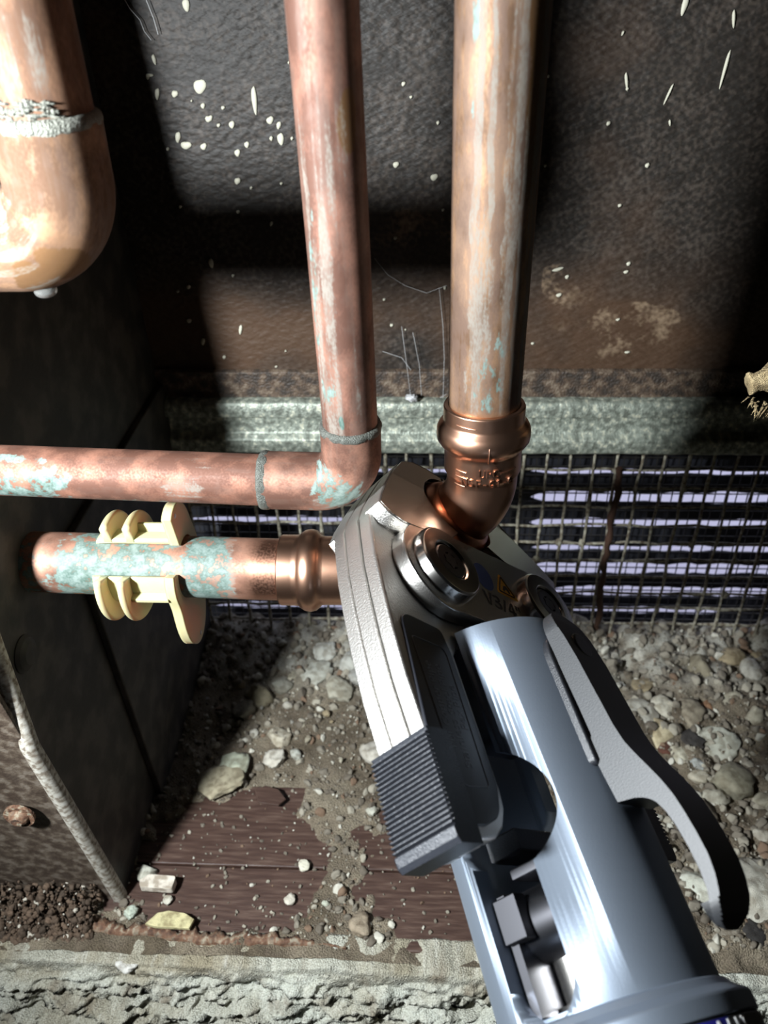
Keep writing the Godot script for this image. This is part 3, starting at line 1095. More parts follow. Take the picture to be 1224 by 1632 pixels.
func pipe_corner() -> void:
	var corner := Vector3(-0.0873, -0.0587, -0.197)
	var t := thing("copper_pipe", "thick copper pipe elbow at upper left with a white crusted solder joint", "pipe", corner)
	var skin := copper_skin(301, 512, 512, Color(0.33, 0.19, 0.11), [[0.5, 0.187, 0.2, 0.018, 2, 0.5], [0.36, 0.259, 0.12, 0.05, 1, 0.75], [0.42, 0.288, 0.08, 0.058, 1, 0.7], [0.36, 0.18, 0.05, 0.043, 1, 0.6], [0.3, 0.324, 0.1, 0.036, 1, 0.75], [0.62, 0.223, 0.12, 0.036, 3, 1], [0.6, 0.27, 0.1, 0.036, 3, 0.9], [0.66, 0.266, 0.06, 0.036, 1, 0.5], [0.72, 0.31, 0.05, 0.011, 0, 0.7], [0.45, 0.317, 0.08, 0.022, 1, 0.7], [0.5, 0.252, 0.03, 0.09, 1, 0.75], [0.56, 0.288, 0.02, 0.072, 1, 0.7]], 0.05, 0.4, 0.85, 0.62)
	var tube_skin := copper_skin(305, 512, 512, Color(0.36, 0.20, 0.12), [[0.38, 0.9, 0.06, 0.1, 1, 0.5], [0.55, 0.9, 0.12, 0.06, 1, 0.55]], 0.0, 0.25, 0.85, 0.6)
	var joint := corner + Vector3(0.0005, 0.0262, 0)
	part("pipe", sweep(line_path([corner + Vector3(0.001, 0.2, 0), joint - Vector3(0, 0.003, 0)]), const_r(line_path([corner + Vector3(0.001, 0.2, 0), joint - Vector3(0, 0.003, 0)]).size(), 0.0111), Vector3(0, 0, 1), 64), tube_skin, t, Transform3D(Basis(), -corner))
	var path := bend_path(joint, corner, corner + Vector3(-0.09, 0, 0), 0.0134, 0.002, 20)
	part("elbow", sweep(path, const_r(path.size(), 0.0125), Vector3(0, 0, 1), 72), skin, t, Transform3D(Basis(), -corner))
	part("solder_ring", ring(Vector3.UP, 0.0108, 0.0128, 0.0018), M.crust, t, Transform3D(Basis(), joint - corner))
	# mineral crust bulging from the joint towards the left front
	var s := stone_mesh(311, 0.5, 0.4)
	var crust := Soup.new()
	var arr := s.surface_get_arrays(0)
	var bv: PackedVector3Array = arr[Mesh.ARRAY_VERTEX]
	var bn: PackedVector3Array = arr[Mesh.ARRAY_NORMAL]
	var bi: PackedInt32Array = arr[Mesh.ARRAY_INDEX]
	for k in 150:
		var a := deg_to_rad(rng.randf_range(-95, 42))
		var c := Vector3(sin(a), 0, cos(a)) * 0.0109 + Vector3(0, rng.randf_range(-0.0015, 0.0058), 0)
		var sc := Vector3(rng.randf_range(0.8, 1.9), rng.randf_range(0.6, 1.3), rng.randf_range(0.5, 0.9)) * 0.001
		var b := Basis(Vector3.UP, a)
		for q in range(0, bi.size(), 3):
			crust.tri(b * (bv[bi[q]] * sc) + c, b * (bv[bi[q + 1]] * sc) + c, b * (bv[bi[q + 2]] * sc) + c, b * bn[bi[q]], b * bn[bi[q + 1]], b * bn[bi[q + 2]])
	part("mineral_crust", soup_mesh(crust), M.crust, t, Transform3D(Basis(), joint - corner))
	# a bead of water under the elbow
	var glassy := plain(Color(0.9, 0.9, 0.88, 0.1), 0.05)
	glassy.refraction_enabled = true
	glassy.refraction_scale = 0.033
	var drop := SphereMesh.new()
	drop.radius = 0.0028
	drop.height = 0.0034
	single("water_drop", drop, glassy, "clear water drop hanging under the upper left copper elbow", "water drop", Transform3D(Basis(), corner + Vector3(-0.0085, -0.0120, 0.003)))

func pipe_middle() -> void:
	var corner := Vector3(-0.0229, -0.1358, -0.2068)
	var t := thing("copper_pipe", "slim tarnished copper pipe turning from vertical to horizontal through a soldered elbow", "pipe", corner)
	var top := Vector3(-0.0238, 0.16, -0.193)
	var vjoint := corner + Vector3(0.0003, 0.0195, 0.0003)
	var hjoint := corner + Vector3(-0.0265, 0.0002, -0.0006)
	var vskin := copper_skin(321, 320, 1024, Color(0.30, 0.15, 0.105), [[0.40, 0.90, 0.12, 0.16, 1, 0.62], [0.5, 0.93, 0.10, 0.12, 1, 0.5], [0.36, 0.55, 0.05, 0.06, 1, 0.7], [0.33, 0.5, 0.04, 0.03, 0, 0.7], [0.4, 0.945, 0.07, 0.035, 0, 0.6], [0.46, 0.978, 0.02, 0.01, 0, 1.0], [0.36, 0.83, 0.035, 0.045, 0, 0.62], [0.6, 0.7, 0.06, 0.03, 3, 1.0], [0.55, 0.74, 0.1, 0.08, 1, 0.45], [0.42, 0.7, 0.08, 0.15, 1, 0.4], [0.36, 0.72, 0.03, 0.1, 1, 0.8], [0.45, 0.84, 0.05, 0.1, 1, 0.7], [0.34, 0.88, 0.03, 0.03, 0, 0.7], [0.38, 0.78, 0.02, 0.04, 0, 0.5]], 0.05, 0.5, 0.75, 0.5)
	var path := line_path([top, vjoint])
	part("pipe", sweep(path, const_r(path.size(), 0.00795), Vector3(0, 0, 1), 56), vskin, t, Transform3D(Basis(), -corner))
	var eskin := copper_skin(331, 384, 256, Color(0.32, 0.16, 0.11), [[0.45, 0.45, 0.22, 0.22, 0, 0.62], [0.55, 0.55, 0.15, 0.12, 1, 0.7], [0.4, 0.38, 0.14, 0.12, 1, 0.6], [0.62, 0.6, 0.1, 0.1, 0, 0.5]], 0.2, 0.3, 0.7, 0.5)
	var ep := bend_path(vjoint, corner, hjoint, 0.0105, 0.002, 18)
	part("elbow", sweep(ep, const_r(ep.size(), 0.0089), Vector3(0, 0, 1), 56), eskin, t, Transform3D(Basis(), -corner))
	part("solder_ring", ring(Vector3.UP, 0.0080, 0.0092, 0.0013), M.solder, t, Transform3D(Basis(), vjoint - corner))
	part("solder_ring", ring(Vector3.RIGHT, 0.0080, 0.0091, 0.0017), M.solder, t, Transform3D(Basis(), hjoint - corner))
	var hskin := copper_skin(341, 320, 1024, Color(0.32, 0.15, 0.10), [[0.5, 0.47, 0.16, 0.10, 0, 0.66], [0.45, 0.40, 0.12, 0.05, 0, 0.62], [0.62, 0.42, 0.08, 0.10, 0, 0.5], [0.34, 0.5, 0.06, 0.14, 0, 0.5], [0.5, 0.56, 0.25, 0.06, 0, 0.7], [0.52, 0.5, 0.2, 0.08, 1, 0.5], [0.66, 0.22, 0.08, 0.10, 0, 0.45], [0.5, 0.15, 0.2, 0.05, 1, 0.6], [0.35, 0.13, 0.1, 0.05, 1, 0.6], [0.68, 0.4, 0.06, 0.1, 1, 0.5]], 0.12, 0.25, 0.8, 0.52)
	var left := Vector3(-0.21, -0.1322, -0.2115)
	path = line_path([hjoint, left])
	part("pipe", sweep(path, const_r(path.size(), 0.00795), Vector3(0, 0, 1), 56), hskin, t, Transform3D(Basis(), -corner))

# profile of a press socket end: radius against distance along its axis (m)
func riser_and_elbow() -> void:
	var foot := Vector3(0.0173, -0.1185, -0.2264)
	var top := Vector3(0.0145, 0.16, -0.205)
	var t := thing("copper_pipe", "tall thick copper riser pipe streaked with pale and green mineral runs above the press elbow", "pipe", foot)
	var skin := copper_skin(351, 512, 1024, Color(0.35, 0.21, 0.125), [[0.45, 0.88, 0.06, 0.16, 1, 0.6], [0.56, 0.75, 0.03, 0.35, 1, 0.6], [0.665, 0.76, 0.04, 0.3, 1, 0.6], [0.5, 0.93, 0.08, 0.05, 0, 0.6], [0.55, 0.9, 0.05, 0.06, 0, 0.5], [0.40, 0.60, 0.018, 0.12, 0, 0.55], [0.42, 0.75, 0.02, 0.2, 1, 0.7], [0.62, 0.6, 0.05, 0.2, 3, 0.9], [0.5, 0.99, 0.5, 0.03, 2, 1.2], [0.47, 0.74, 0.014, 0.26, 1, 0.62], [0.53, 0.7, 0.014, 0.3, 1, 0.55], [0.6, 0.8, 0.014, 0.2, 1, 0.62]], 0.0, 0.7, 0.6, 0.48)
	var path := line_path([top, foot + Vector3(0, -0.008, -0.0005)])
	part("pipe", sweep(path, const_r(path.size(), 0.0111), Vector3(0, 0, 1), 72), skin, t, Transform3D(Basis(), -foot))
	# press elbow
	var C := Vector3(0.0085, -0.1609, -0.2225) + TS * 0.001 - TA * 0.001
	var n := TN
	var k := (0.0176 - C.x) / n.x
	var knee := Vector3(0.0176, C.y + n.y * k, C.z + n.z * k)
	var lip := Vector3(0.0173, -0.1190, -0.2264)
	var el := thing("press_elbow", "bright new copper press elbow under the riser, gripped by the jaw", "pipe fitting", knee)
	var down := (knee - lip).normalized()
	var length := lip.distance_to(knee)
	# socket and bead, along the riser
	var marks := [[0.0, 0.0113], [0.0002, 0.0124], [0.0008, 0.0127], [0.0045, 0.0127], [0.0055, 0.0130], [0.0066, 0.0140], [0.0080, 0.0147], [0.0100, 0.01485], [0.0116, 0.0146], [0.0130, 0.0137], [0.0139, 0.0127], [0.0147, 0.0124], [0.0160, 0.0123], [0.0222, 0.0123], [0.0228, 0.0120], [0.0236, 0.0116]]
	var pts := PackedVector3Array()
	var rr := PackedFloat32Array()
	for m in marks:
		pts.append(lip + down * m[0])
		rr.append(m[1])
	var bend := bend_path(lip + down * 0.0250, knee, C - n * 0.012, 0.019, 0.0015, 18)
	for q in bend:
		pts.append(q)
		rr.append(0.0114)
	part("elbow_body", sweep(pts, rr, Vector3(0, 0, 1), 80, 0.0, 1.0, false), M.new_copper, el, Transform3D(Basis(), -knee))
	# bead in the jaw
	var pb := PackedVector3Array()
	var rb := PackedFloat32Array()
	for m in [[0.0040, 0.0115], [0.0036, 0.0128], [0.0022, 0.0137], [0.0010, 0.0146], [-0.0015, 0.0148], [-0.0035, 0.0145], [-0.005, 0.0125], [-0.012, 0.0124]]:
		pb.append(C + n * m[0])
		rb.append(m[1])
	part("press_bead", sweep(pb, rb, Vector3(0, 0, 1), 64, 0.0, 1.0, false), M.cut_copper, el, Transform3D(Basis(), -knee))
	# raised lettering round the neck
	emboss(el, knee, "UPC", 3.5, lip + down * 0.0178, 0.0123, 0.10)
	emboss(el, knee, "NSF-61-G", 3.5, lip + down * 0.0213, 0.0123, 0.10)
	for q in [[-0.62, 0.0180, 0.30], [-0.62, 0.0200, 0.34], [0.66, 0.0180, 0.5], [-0.66, 0.0230, 0.3], [-0.5, 0.0026, 0.5]]:
		var path2 := PackedVector3Array()
		var rad := 0.0124 if q[1] > 0.01 else 0.0128
		for i in 9:
			var a: float = q[0] + (i / 8.0 - 0.5) * q[2]
			path2.append(lip + down * q[1] + Vector3(sin(a), 0, cos(a)) * rad)
		part("raised_line", sweep(path2, const_r(9, 0.00022), Vector3(0, 1, 0), 6), M.new_copper, el, Transform3D(Basis(), -knee))
	var seam := PackedVector3Array()
	for m in [[0.0062, 0.0137], [0.0080, 0.0147], [0.0100, 0.0149], [0.0116, 0.0146], [0.0130, 0.0138]]:
		seam.append(lip + down * m[0] + Vector3(sin(0.07), 0, cos(0.07)) * m[1])
	part("raised_line", sweep(seam, const_r(5, 0.0003), Vector3(0, 1, 0), 6), M.new_copper, el, Transform3D(Basis(), -knee))

func emboss(parent: Node3D, origin: Vector3, text: String, mm: float, at: Vector3, r: float, mid: float) -> void:
	var font := SystemFont.new()
	font.font_names = PackedStringArray(["Droid Sans"])
	var adv := mm * 0.00062
	for i in text.length():
		var ch := text[i]
		if ch == " ":
			continue
		var tm := TextMesh.new()
		tm.text = ch
		tm.font = font
		tm.font_size = 32
		tm.pixel_size = mm * 0.001 / 32.0
		tm.depth = 0.0006
		var a := mid + (i - (text.length() - 1) / 2.0) * adv / r
		var nrm := Vector3(sin(a), 0, cos(a))
		var b := Basis(Vector3(cos(a), 0, -sin(a)), Vector3.UP, nrm)
		part("raised_letter", tm, M.new_copper, parent, Transform3D(b, at + nrm * (r + 0.0001) - origin))

func lower_run() -> void:
	# hidden second elbow behind the jaw and its visible press socket
	var C := Vector3(0.0085, -0.1609, -0.2225) + TS * 0.001 - TA * 0.001
	var k := (0.1862 + C.y) / TN.y
	var knee := C - TN * k
	var axis_z := -0.2240
	var e := thing("press_elbow", "copper press socket with a rolled bead on the right end of the lower pipe", "pipe fitting", knee)
	var lip := Vector3(-0.0525, -0.1852, axis_z - 0.0005)
	var dir := (lip - Vector3(knee.x, knee.y, axis_z)).normalized()
	var path := bend_path(C - TN * 0.013, knee, lip + Vector3(0.027, 0, 0), 0.016, 0.0015, 14)
	var pts := PackedVector3Array()
	var rr := PackedFloat32Array()
	for q in path:
		pts.append(q)
		rr.append(0.0114)
	for m in [[0.0245, 0.0118], [0.0238, 0.0122], [0.0165, 0.0123], [0.0150, 0.0125], [0.0142, 0.0134], [0.0130, 0.0144], [0.0112, 0.0148], [0.0092, 0.0145], [0.0078, 0.0136], [0.0070, 0.0128], [0.0052, 0.0127], [0.0008, 0.0127], [0.0002, 0.0124], [0.0, 0.0113]]:
		pts.append(lip + Vector3(m[0], 0, 0))
		rr.append(m[1])
	part("elbow_body", sweep(pts, rr, Vector3(0, 0, 1), 80, 0.0, 1.0, false), M.new_copper, e, Transform3D(Basis(), -knee))
	var t := thing("copper_pipe", "lower horizontal copper pipe, teal with verdigris at the left and polished bare at the right", "pipe", lip)
	var skin := copper_skin(361, 384, 768, Color(0.42, 0.22, 0.15), [[0.5, 0.0, 0.7, 0.13, 2, 1.4], [0.5, 0.19, 0.6, 0.075, 1, 0.95], [0.5, 0.20, 0.6, 0.075, 0, 0.55], [0.5, 0.40, 0.6, 0.19, 0, 0.60], [0.5, 0.34, 0.6, 0.12, 1, 0.5], [0.6, 0.48, 0.06, 0.06, 3, 0.9], [0.45, 0.8, 0.5, 0.3, 0, 0.5]], 0.4, 0.3, 0.6, 0.46)
	path = line_path([lip + Vector3(0.006, 0, 0), Vector3(-0.20, -0.1816, axis_z - 0.001)])
	part("pipe", sweep(path, const_r(path.size(), 0.0111), Vector3(0, 0, 1), 72), skin, t, Transform3D(Basis(), -lip))
	bushing()

# a split plastic stud bushing clipped round the lower pipe, its slot towards the viewer
func bushing() -> void:
	var c := Vector3(-0.0990, -0.1838, -0.2246)
	var t := thing("pipe_bushing", "cream plastic split bushing with two ribs and an eared flange on the lower pipe", "pipe bushing", c)
	SC = 0.001
	# mm: x along the pipe to the right, y up, z to the viewer; the slot is centred on the line of sight
	var mid := 50.0
	var half := 30.0
	# sleeve
	part("sleeve", ring_c([[11.3, -17.5], [12.6, -17.2], [13.2, -16.0], [13.2, 9.0], [11.3, 9.0], [11.3, -17.5]], mid + half, mid + 360 - half, 56), M.plastic, t)
	for x in [-13.0, -5.0]:
		part("rib", ring_c(bead_prof(x, 12.4, 20.0, 1.35), mid + half - 1.0, mid + 361 - half, 56), M.plastic, t)
	# flange: an eared plate
	var s := Soup.new()
	var poly := PackedVector2Array()
	var steps := 120
	for i in steps:
		var a := TAU * i / steps
		var ear := pow(absf(cos(a - deg_to_rad(90.0))), 6.0)
		var r := 15.2 + 13.0 * ear
		poly.append(Vector2(cos(a) * r * (0.98 - 0.12 * ear), sin(a) * r))
	# cut away the pipe hole and the slot by walking round the outside and back round the inside
	var outer := PackedVector2Array()
	for i in 97:
		var a := deg_to_rad(lerpf(mid + half - 3, mid + 363 - half, i / 96.0))
		# angle measured from the viewer (z) up towards y
		var az := Vector2(cos(a), sin(a))
		var ear := pow(absf(az.y), 5.0)
		var up := az.y > 0
		var r := 15.5 + (10.5 if up else 19.5) * ear
		outer.append(az * r)
	for i in 49:
		var a := deg_to_rad(lerpf(mid + 363 - half, mid + half - 3, i / 48.0))
		outer.append(Vector2(cos(a), sin(a)) * 11.4)
	var ax := Basis(Vector3(0, 0, 1), Vector3(0, 1, 0), Vector3(1, 0, 0))
	prism(s, outer, 9.0, 12.8, 0.9, ax)
	part("flange", soup_mesh(s), M.plastic, t)
	for q in [[23.4, 2.0], [-32.0, 1.0]]:
		var hole := lathe(crisp([[0.05, 0.25], [0.7, 0.25], [0.95, 0.0], [0.95, -0.2]]), 20)
		part("nail_dimple", hole, M.white, t, Transform3D(Basis(Vector3(0, -1, 0), Vector3(1, 0, 0), Vector3(0, 0, 1)), Vector3(12.8, q[0], q[1]) * 0.001))
	for q in [[mid + half + 28.0], [mid - half - 32.0]]:
		var a := deg_to_rad(q[0])
		var d := Vector3(0, sin(a), cos(a))
		var b := Basis(Vector3(1, 0, 0), d, Vector3(1, 0, 0).cross(d))
		var st := Soup.new()
		prism(st, PackedVector2Array([Vector2(-4, 12.4), Vector2(9.4, 12.4), Vector2(9.4, 16.2), Vector2(-4, 16.2)]), -0.9, 0.9, 0.4, b)
		part("stiffener", soup_mesh(st), M.plastic, t)
	SC = 1.0

func bead_prof(x: float, r0: float, r1: float, w: float) -> Array:
	var out := [[r0, x - w]]
	for k in 9:
		var a := PI * k / 8.0
		out.append([r1 - w + w * sin(a), x - w * cos(a)])
	out.append([r0, x + w])
	out.append([r0, x - w])
	return out

# part of a ring about the x axis: profile of (radius, x), from angle a0 to a1 degrees (0 = viewer, 90 = up), ends closed
func ring_c(prof: Array, a0: float, a1: float, seg: int) -> ArrayMesh:
	var p := PackedVector3Array()
	var mid_r := 0.0
	var mid_x := 0.0
	for q in prof:
		mid_r += q[0] / prof.size()
		mid_x += q[1] / prof.size()
	var ends := [a0]
	for i in seg + 1:
		ends.append(lerpf(a0, a1, float(i) / seg))
	ends.append(a1)
	for i in ends.size():
		var a := deg_to_rad(ends[i])
		var shut: bool = i == 0 or i == ends.size() - 1
		for q in prof:
			var r: float = mid_r if shut else q[0]
			var x: float = mid_x if shut else q[1]
			p.append(Vector3(x, sin(a) * r, cos(a) * r))
	return grid(p, ends.size(), prof.size(), false, true)

# ------------------------------------------------------------------ the press tool and its jaw
# tool axes: TS across the jaw, TN out of its front face, TA from the pipe back to the handle
const TS := Vector3(0.6574, -0.6526, -0.3766)
const TA := Vector3(0.2772, -0.2553, 0.9263)
const TN := Vector3(0.7007, 0.7134, -0.0131)
const JAW_AT := Vector3(0.0085, -0.1609, -0.2225)
# maps a polygon drawn in (s, a) and extruded along n into the tool's own axes (x = s, y = n, z = a)
const FACE := Basis(Vector3(1, 0, 0), Vector3(0, 0, 1), Vector3(0, 1, 0))

func tool_node(called: String, label: String, category: String) -> Node3D:
	var t := thing(called, label, category, JAW_AT)
	t.basis = Basis(TS, TN, TA).orthonormalized()
	return t

func mirror(poly: PackedVector2Array, m: float) -> PackedVector2Array:
	var out := PackedVector2Array()
	for q in poly:
		out.append(Vector2(q.x * m, q.y))
	return out

func press_jaw() -> void:
	var t := tool_node("press_jaw", "steel press jaw with two round pivots and a black label, clamped on the copper elbow", "press jaw")
	SC = 0.001
	var cav := Vector2(1, -1)
	for side in [1.0, -1.0]:
		# body: outline with the pipe cavity bitten out
		var out := PackedVector2Array()
		out.append_array(arc_pts(Vector2(0, -1), 14.6, 268, 135, 22))
		out.append_array(PackedVector2Array([Vector2(-6, 14), Vector2(-6, 40), Vector2(-10, 50), Vector2(-21, 54), Vector2(-26.5, 60), Vector2(-26.5, 98)]))
		out.append_array(PackedVector2Array([Vector2(-27.4, 102.6), Vector2(-30, 106.6), Vector2(-34, 109.3), Vector2(-39, 110.2), Vector2(-46.5, 110.2)]))
		out.append_array(PackedVector2Array([Vector2(-48.2, 109), Vector2(-48.9, 95), Vector2(-49.2, 84), Vector2(-50.2, 70), Vector2(-50.0, 56), Vector2(-49.2, 43), Vector2(-48.2, 32), Vector2(-46.4, 22), Vector2(-45.0, 15.2), Vector2(-41.8, 9.6), Vector2(-35.5, 1.0), Vector2(-28, -8.6), Vector2(-21.5, -15.8), Vector2(-15, -18.6), Vector2(-8, -19.0), Vector2(-0.5, -18.2)]))
		out = mirror(out, side)
		var s := Soup.new()
		prism(s, out, -16.0, -11.0, 0.7, FACE)
		prism(s, out, -10.9, -5.2, 0.45, FACE)
		prism(s, out, -5.1, 0.0, 0.9, FACE)
		# nose: raised head with a tapering face and a step down to the pivot plate
		var head := PackedVector2Array()
		head.append_array(arc_pts(Vector2(0, -1), 15.2, 268, 120, 22))
		head.append_array(PackedVector2Array([Vector2(-14.5, 17.6), Vector2(-22, 18.6), Vector2(-31, 20.2), Vector2(-38, 20.6), Vector2(-42.5, 19.2), Vector2(-45.2, 15.2), Vector2(-41.8, 9.6), Vector2(-35.5, 1.0), Vector2(-28, -8.6), Vector2(-21.5, -15.8), Vector2(-15, -18.6), Vector2(-8, -19.0), Vector2(-0.5, -18.2)]))
		head = mirror(head, side)
		prism(s, head, -2.0, 2.2, 0.5, FACE, Vector3.ZERO, Vector2(0, 0.15))
		part("jaw_half", soup_mesh(s), M.cast, t)
		var hs := Soup.new()
		var inset := PackedVector2Array()
		for q in head:
			inset.append(q * 0.985)
		prism(hs, inset, 1.5, 2.42, 0.12, FACE, Vector3.ZERO, Vector2(0, 0.15))
		part("polished_nose", soup_mesh(hs), M.steel, t)
		var bs := Soup.new()
		prism(bs, head, -18.0, -15.0, 0.6, FACE)
		part("rear_nose", soup_mesh(bs), M.cast, t)
		var lp := Soup.new()
		var plate := mirror(rounded([[-45.8, 50.5, 4], [-30, 52.5, 3], [-28.8, 60, 4], [-28.2, 97, 6], [-31, 104.5, 6], [-38, 107.2, 2], [-48.4, 107.6, 0], [-48.9, 84, 0], [-47.6, 70, 3]], 5), side)
		prism(lp, plate, -0.5, 0.75, 0.5, FACE)
		var lab := part("label_plate", soup_mesh(lp), M.label, t)
		if side > 0:
			var outline := rounded([[-44.4, 58.2, 1.2], [-31.6, 59.2, 3], [-32.2, 97.8, 1.5], [-43.0, 98.6, 3.5]], 6)
			var op := PackedVector3Array()
			for q in outline:
				op.append(Vector3(q.x, 0.78, q.y))
			op.append(op[0])
			part("printed_border", sweep(op, const_r(op.size(), 0.16), Vector3.UP, 6, 0, 1, false), M.print, lab)
			for q in [["For Copper Pipe", -41.2, 77.0, 3.3], ["Stainless Steel Pipe", -37.5, 79.5, 3.3], ["Pex Pipe", -34.2, 77.0, 3.3]]:
				text_on(lab, q[0], q[3], Vector3(q[1], 0.76, q[2]), Basis(Vector3(0, 0, -1), Vector3(-1, 0, 0), Vector3(0, 1, 0)), M.print, "printed_line")
		# ribbed rubber end grip on the outer side of the arm
		var gp := PackedVector2Array()
		gp.append_array(PackedVector2Array([Vector2(-42, 84.6), Vector2(-42, 111.6)]))
		gp.append_array(PackedVector2Array([Vector2(-49.2, 111.6), Vector2(-50.2, 110.4), Vector2(-50.5, 108.2)]))
		var ribs := 19
		for i in ribs:
			var a0 := 107.6 - i * (22.0 / ribs)
			var st := 22.0 / ribs
			gp.append_array(PackedVector2Array([Vector2(-49.5, a0), Vector2(-50.75, a0 - st * 0.25), Vector2(-50.75, a0 - st * 0.55), Vector2(-49.5, a0 - st * 0.85)]))
		gp.append(Vector2(-50.2, 84.8))
		var gs := Soup.new()
		prism(gs, mirror(gp, side), -17.4, 1.15, 0.35, FACE, Vector3.ZERO, Vector2.ZERO, 0.9)
		part("rubber_grip", soup_mesh(gs), M.grip, t)
	# front and rear pivot plates
	var st := PackedVector2Array()
	st.append_array(arc_pts(Vector2(-25.2, 32.5), 15.8, 84, 276, 30))
	st.append_array(arc_pts(Vector2(25.2, 32.5), 15.8, -96, 96, 30))
	for q in [[0.0, 5.2, "pivot_plate"], [-21.2, -16.0, "rear_pivot_plate"]]:
		var s := Soup.new()
		prism(s, st, q[0], q[1], 0.55, FACE)
		var pl := part(q[2], soup_mesh(s), M.steel, t)
		if q[0] < -1:
			continue
		# stickers and hand lettering on the front plate
		var tri := rounded([[5.4, 24.4, 0.9], [0.2, 33.3, 0.9], [11.6, 34.3, 0.9]], 5)
		part("warning_sticker", prism_mesh(tri, 5.2, 5.26, 0.0, FACE), M.yellow, pl)
		var tp := PackedVector3Array()
		for v in rounded([[5.5, 25.9, 0.4], [1.7, 32.5, 0.4], [9.7, 33.1, 0.4]], 4):
			tp.append(Vector3(v.x, 5.28, v.y))
		tp.append(tp[0])
		part("warning_border", sweep(tp, const_r(tp.size(), 0.24), Vector3.UP, 6, 0, 1, false), M.ink, pl)
		part("warning_symbol", prism_mesh(PackedVector2Array([Vector2(4.0, 31.4), Vector2(5.2, 29.6), Vector2(6.6, 29.4), Vector2(7.6, 30.6), Vector2(7.8, 32.0), Vector2(6.9, 32.3), Vector2(6.2, 31.0), Vector2(5.2, 31.2), Vector2(4.6, 32.2)]), 5.25, 5.3, 0.0, FACE), M.ink, pl)
		var oval := PackedVector2Array()
		for i in 32:
			var a := TAU * i / 32
			oval.append(Vector2(-4.6 + cos(a) * 4.3, 29.2 + sin(a) * 5.2))
		part("blue_sticker", prism_mesh(oval, 5.2, 5.25, 0.0, FACE), M.blue, pl)
		text_on(pl, "V3/4\"", 7.2, Vector3(0.6, 5.22, 38.6), Basis(Vector3(1, 0, 0.10), Vector3(0.10, 0, -1), Vector3(0, 1, 0)), M.ink, "marker_writing")
	for sx in [-25.2, 25.2]:
		var at := Vector3(sx, 0, 32.5) * 0.001
		var up := Transform3D(Basis(), at)
		var col := part("pivot_collar", lathe(crisp([[12.3, 5.2], [12.3, 5.5], [11.9, 8.2], [11.2, 8.8], [6.9, 8.9], [6.3, 8.3], [6.2, 7.6], [6.1, 7.4]], 0.12), 72), M.polished, t, up)
		var sc := part("screw", lathe(crisp([[6.1, 7.4], [5.9, 8.1], [5.4, 8.4], [2.9, 8.4], [2.7, 7.2], [0.1, 7.2]], 0.1), 48), M.dark_steel, t, up)
		var star := PackedVector2Array()
		for i in 24:
			var a := TAU * i / 24
			star.append(Vector2(cos(a), sin(a)) * (2.25 if i % 4 < 2 else 3.0))
		part("star_socket", prism_mesh(star, 8.4, 8.46, 0.0, FACE), M.black, sc)
		part("rear_collar", lathe(crisp([[12.0, -16.2], [12.0, -22.6], [10.8, -23.8], [0.1, -23.8]], 0.12), 48), M.polished, t, up)
	var s3 := Soup.new()
	prism(s3, rounded([[-13, 44, 2], [13, 44, 2], [13, 78, 6], [-13, 78, 6]], 5), -15.9, -0.1, 0.8, FACE)
	part("jaw_tongue", soup_mesh(s3), M.dark_steel, t)
	SC = 1.0

func text_on(parent: Node3D, text: String, mm: float, at: Vector3, b: Basis, mat: Material, called: String) -> void:
	var font := SystemFont.new()
	font.font_names = PackedStringArray(["Droid Sans"])
	font.font_weight = 700 if called == "marker_writing" else 400
	var tm := TextMesh.new()
	tm.text = text
	tm.font = font
	tm.font_size = 32
	tm.pixel_size = mm * 0.001 / 32.0
	tm.depth = 0.0001
	part(called, tm, mat, parent, Transform3D(b, at * 0.001))

func csg(parent: CSGCombiner3D, node: CSGShape3D, op: int, xf: Transform3D, mat: Material) -> void:
	node.operation = op
	node.transform = xf
	node.set("material", mat)
	parent.add_child(node)

func csg_cyl(r: float, h: float, sides := 96) -> CSGCylinder3D:
	var c := CSGCylinder3D.new()
	c.radius = r * 0.001
	c.height = h * 0.001
	c.sides = sides
	return c

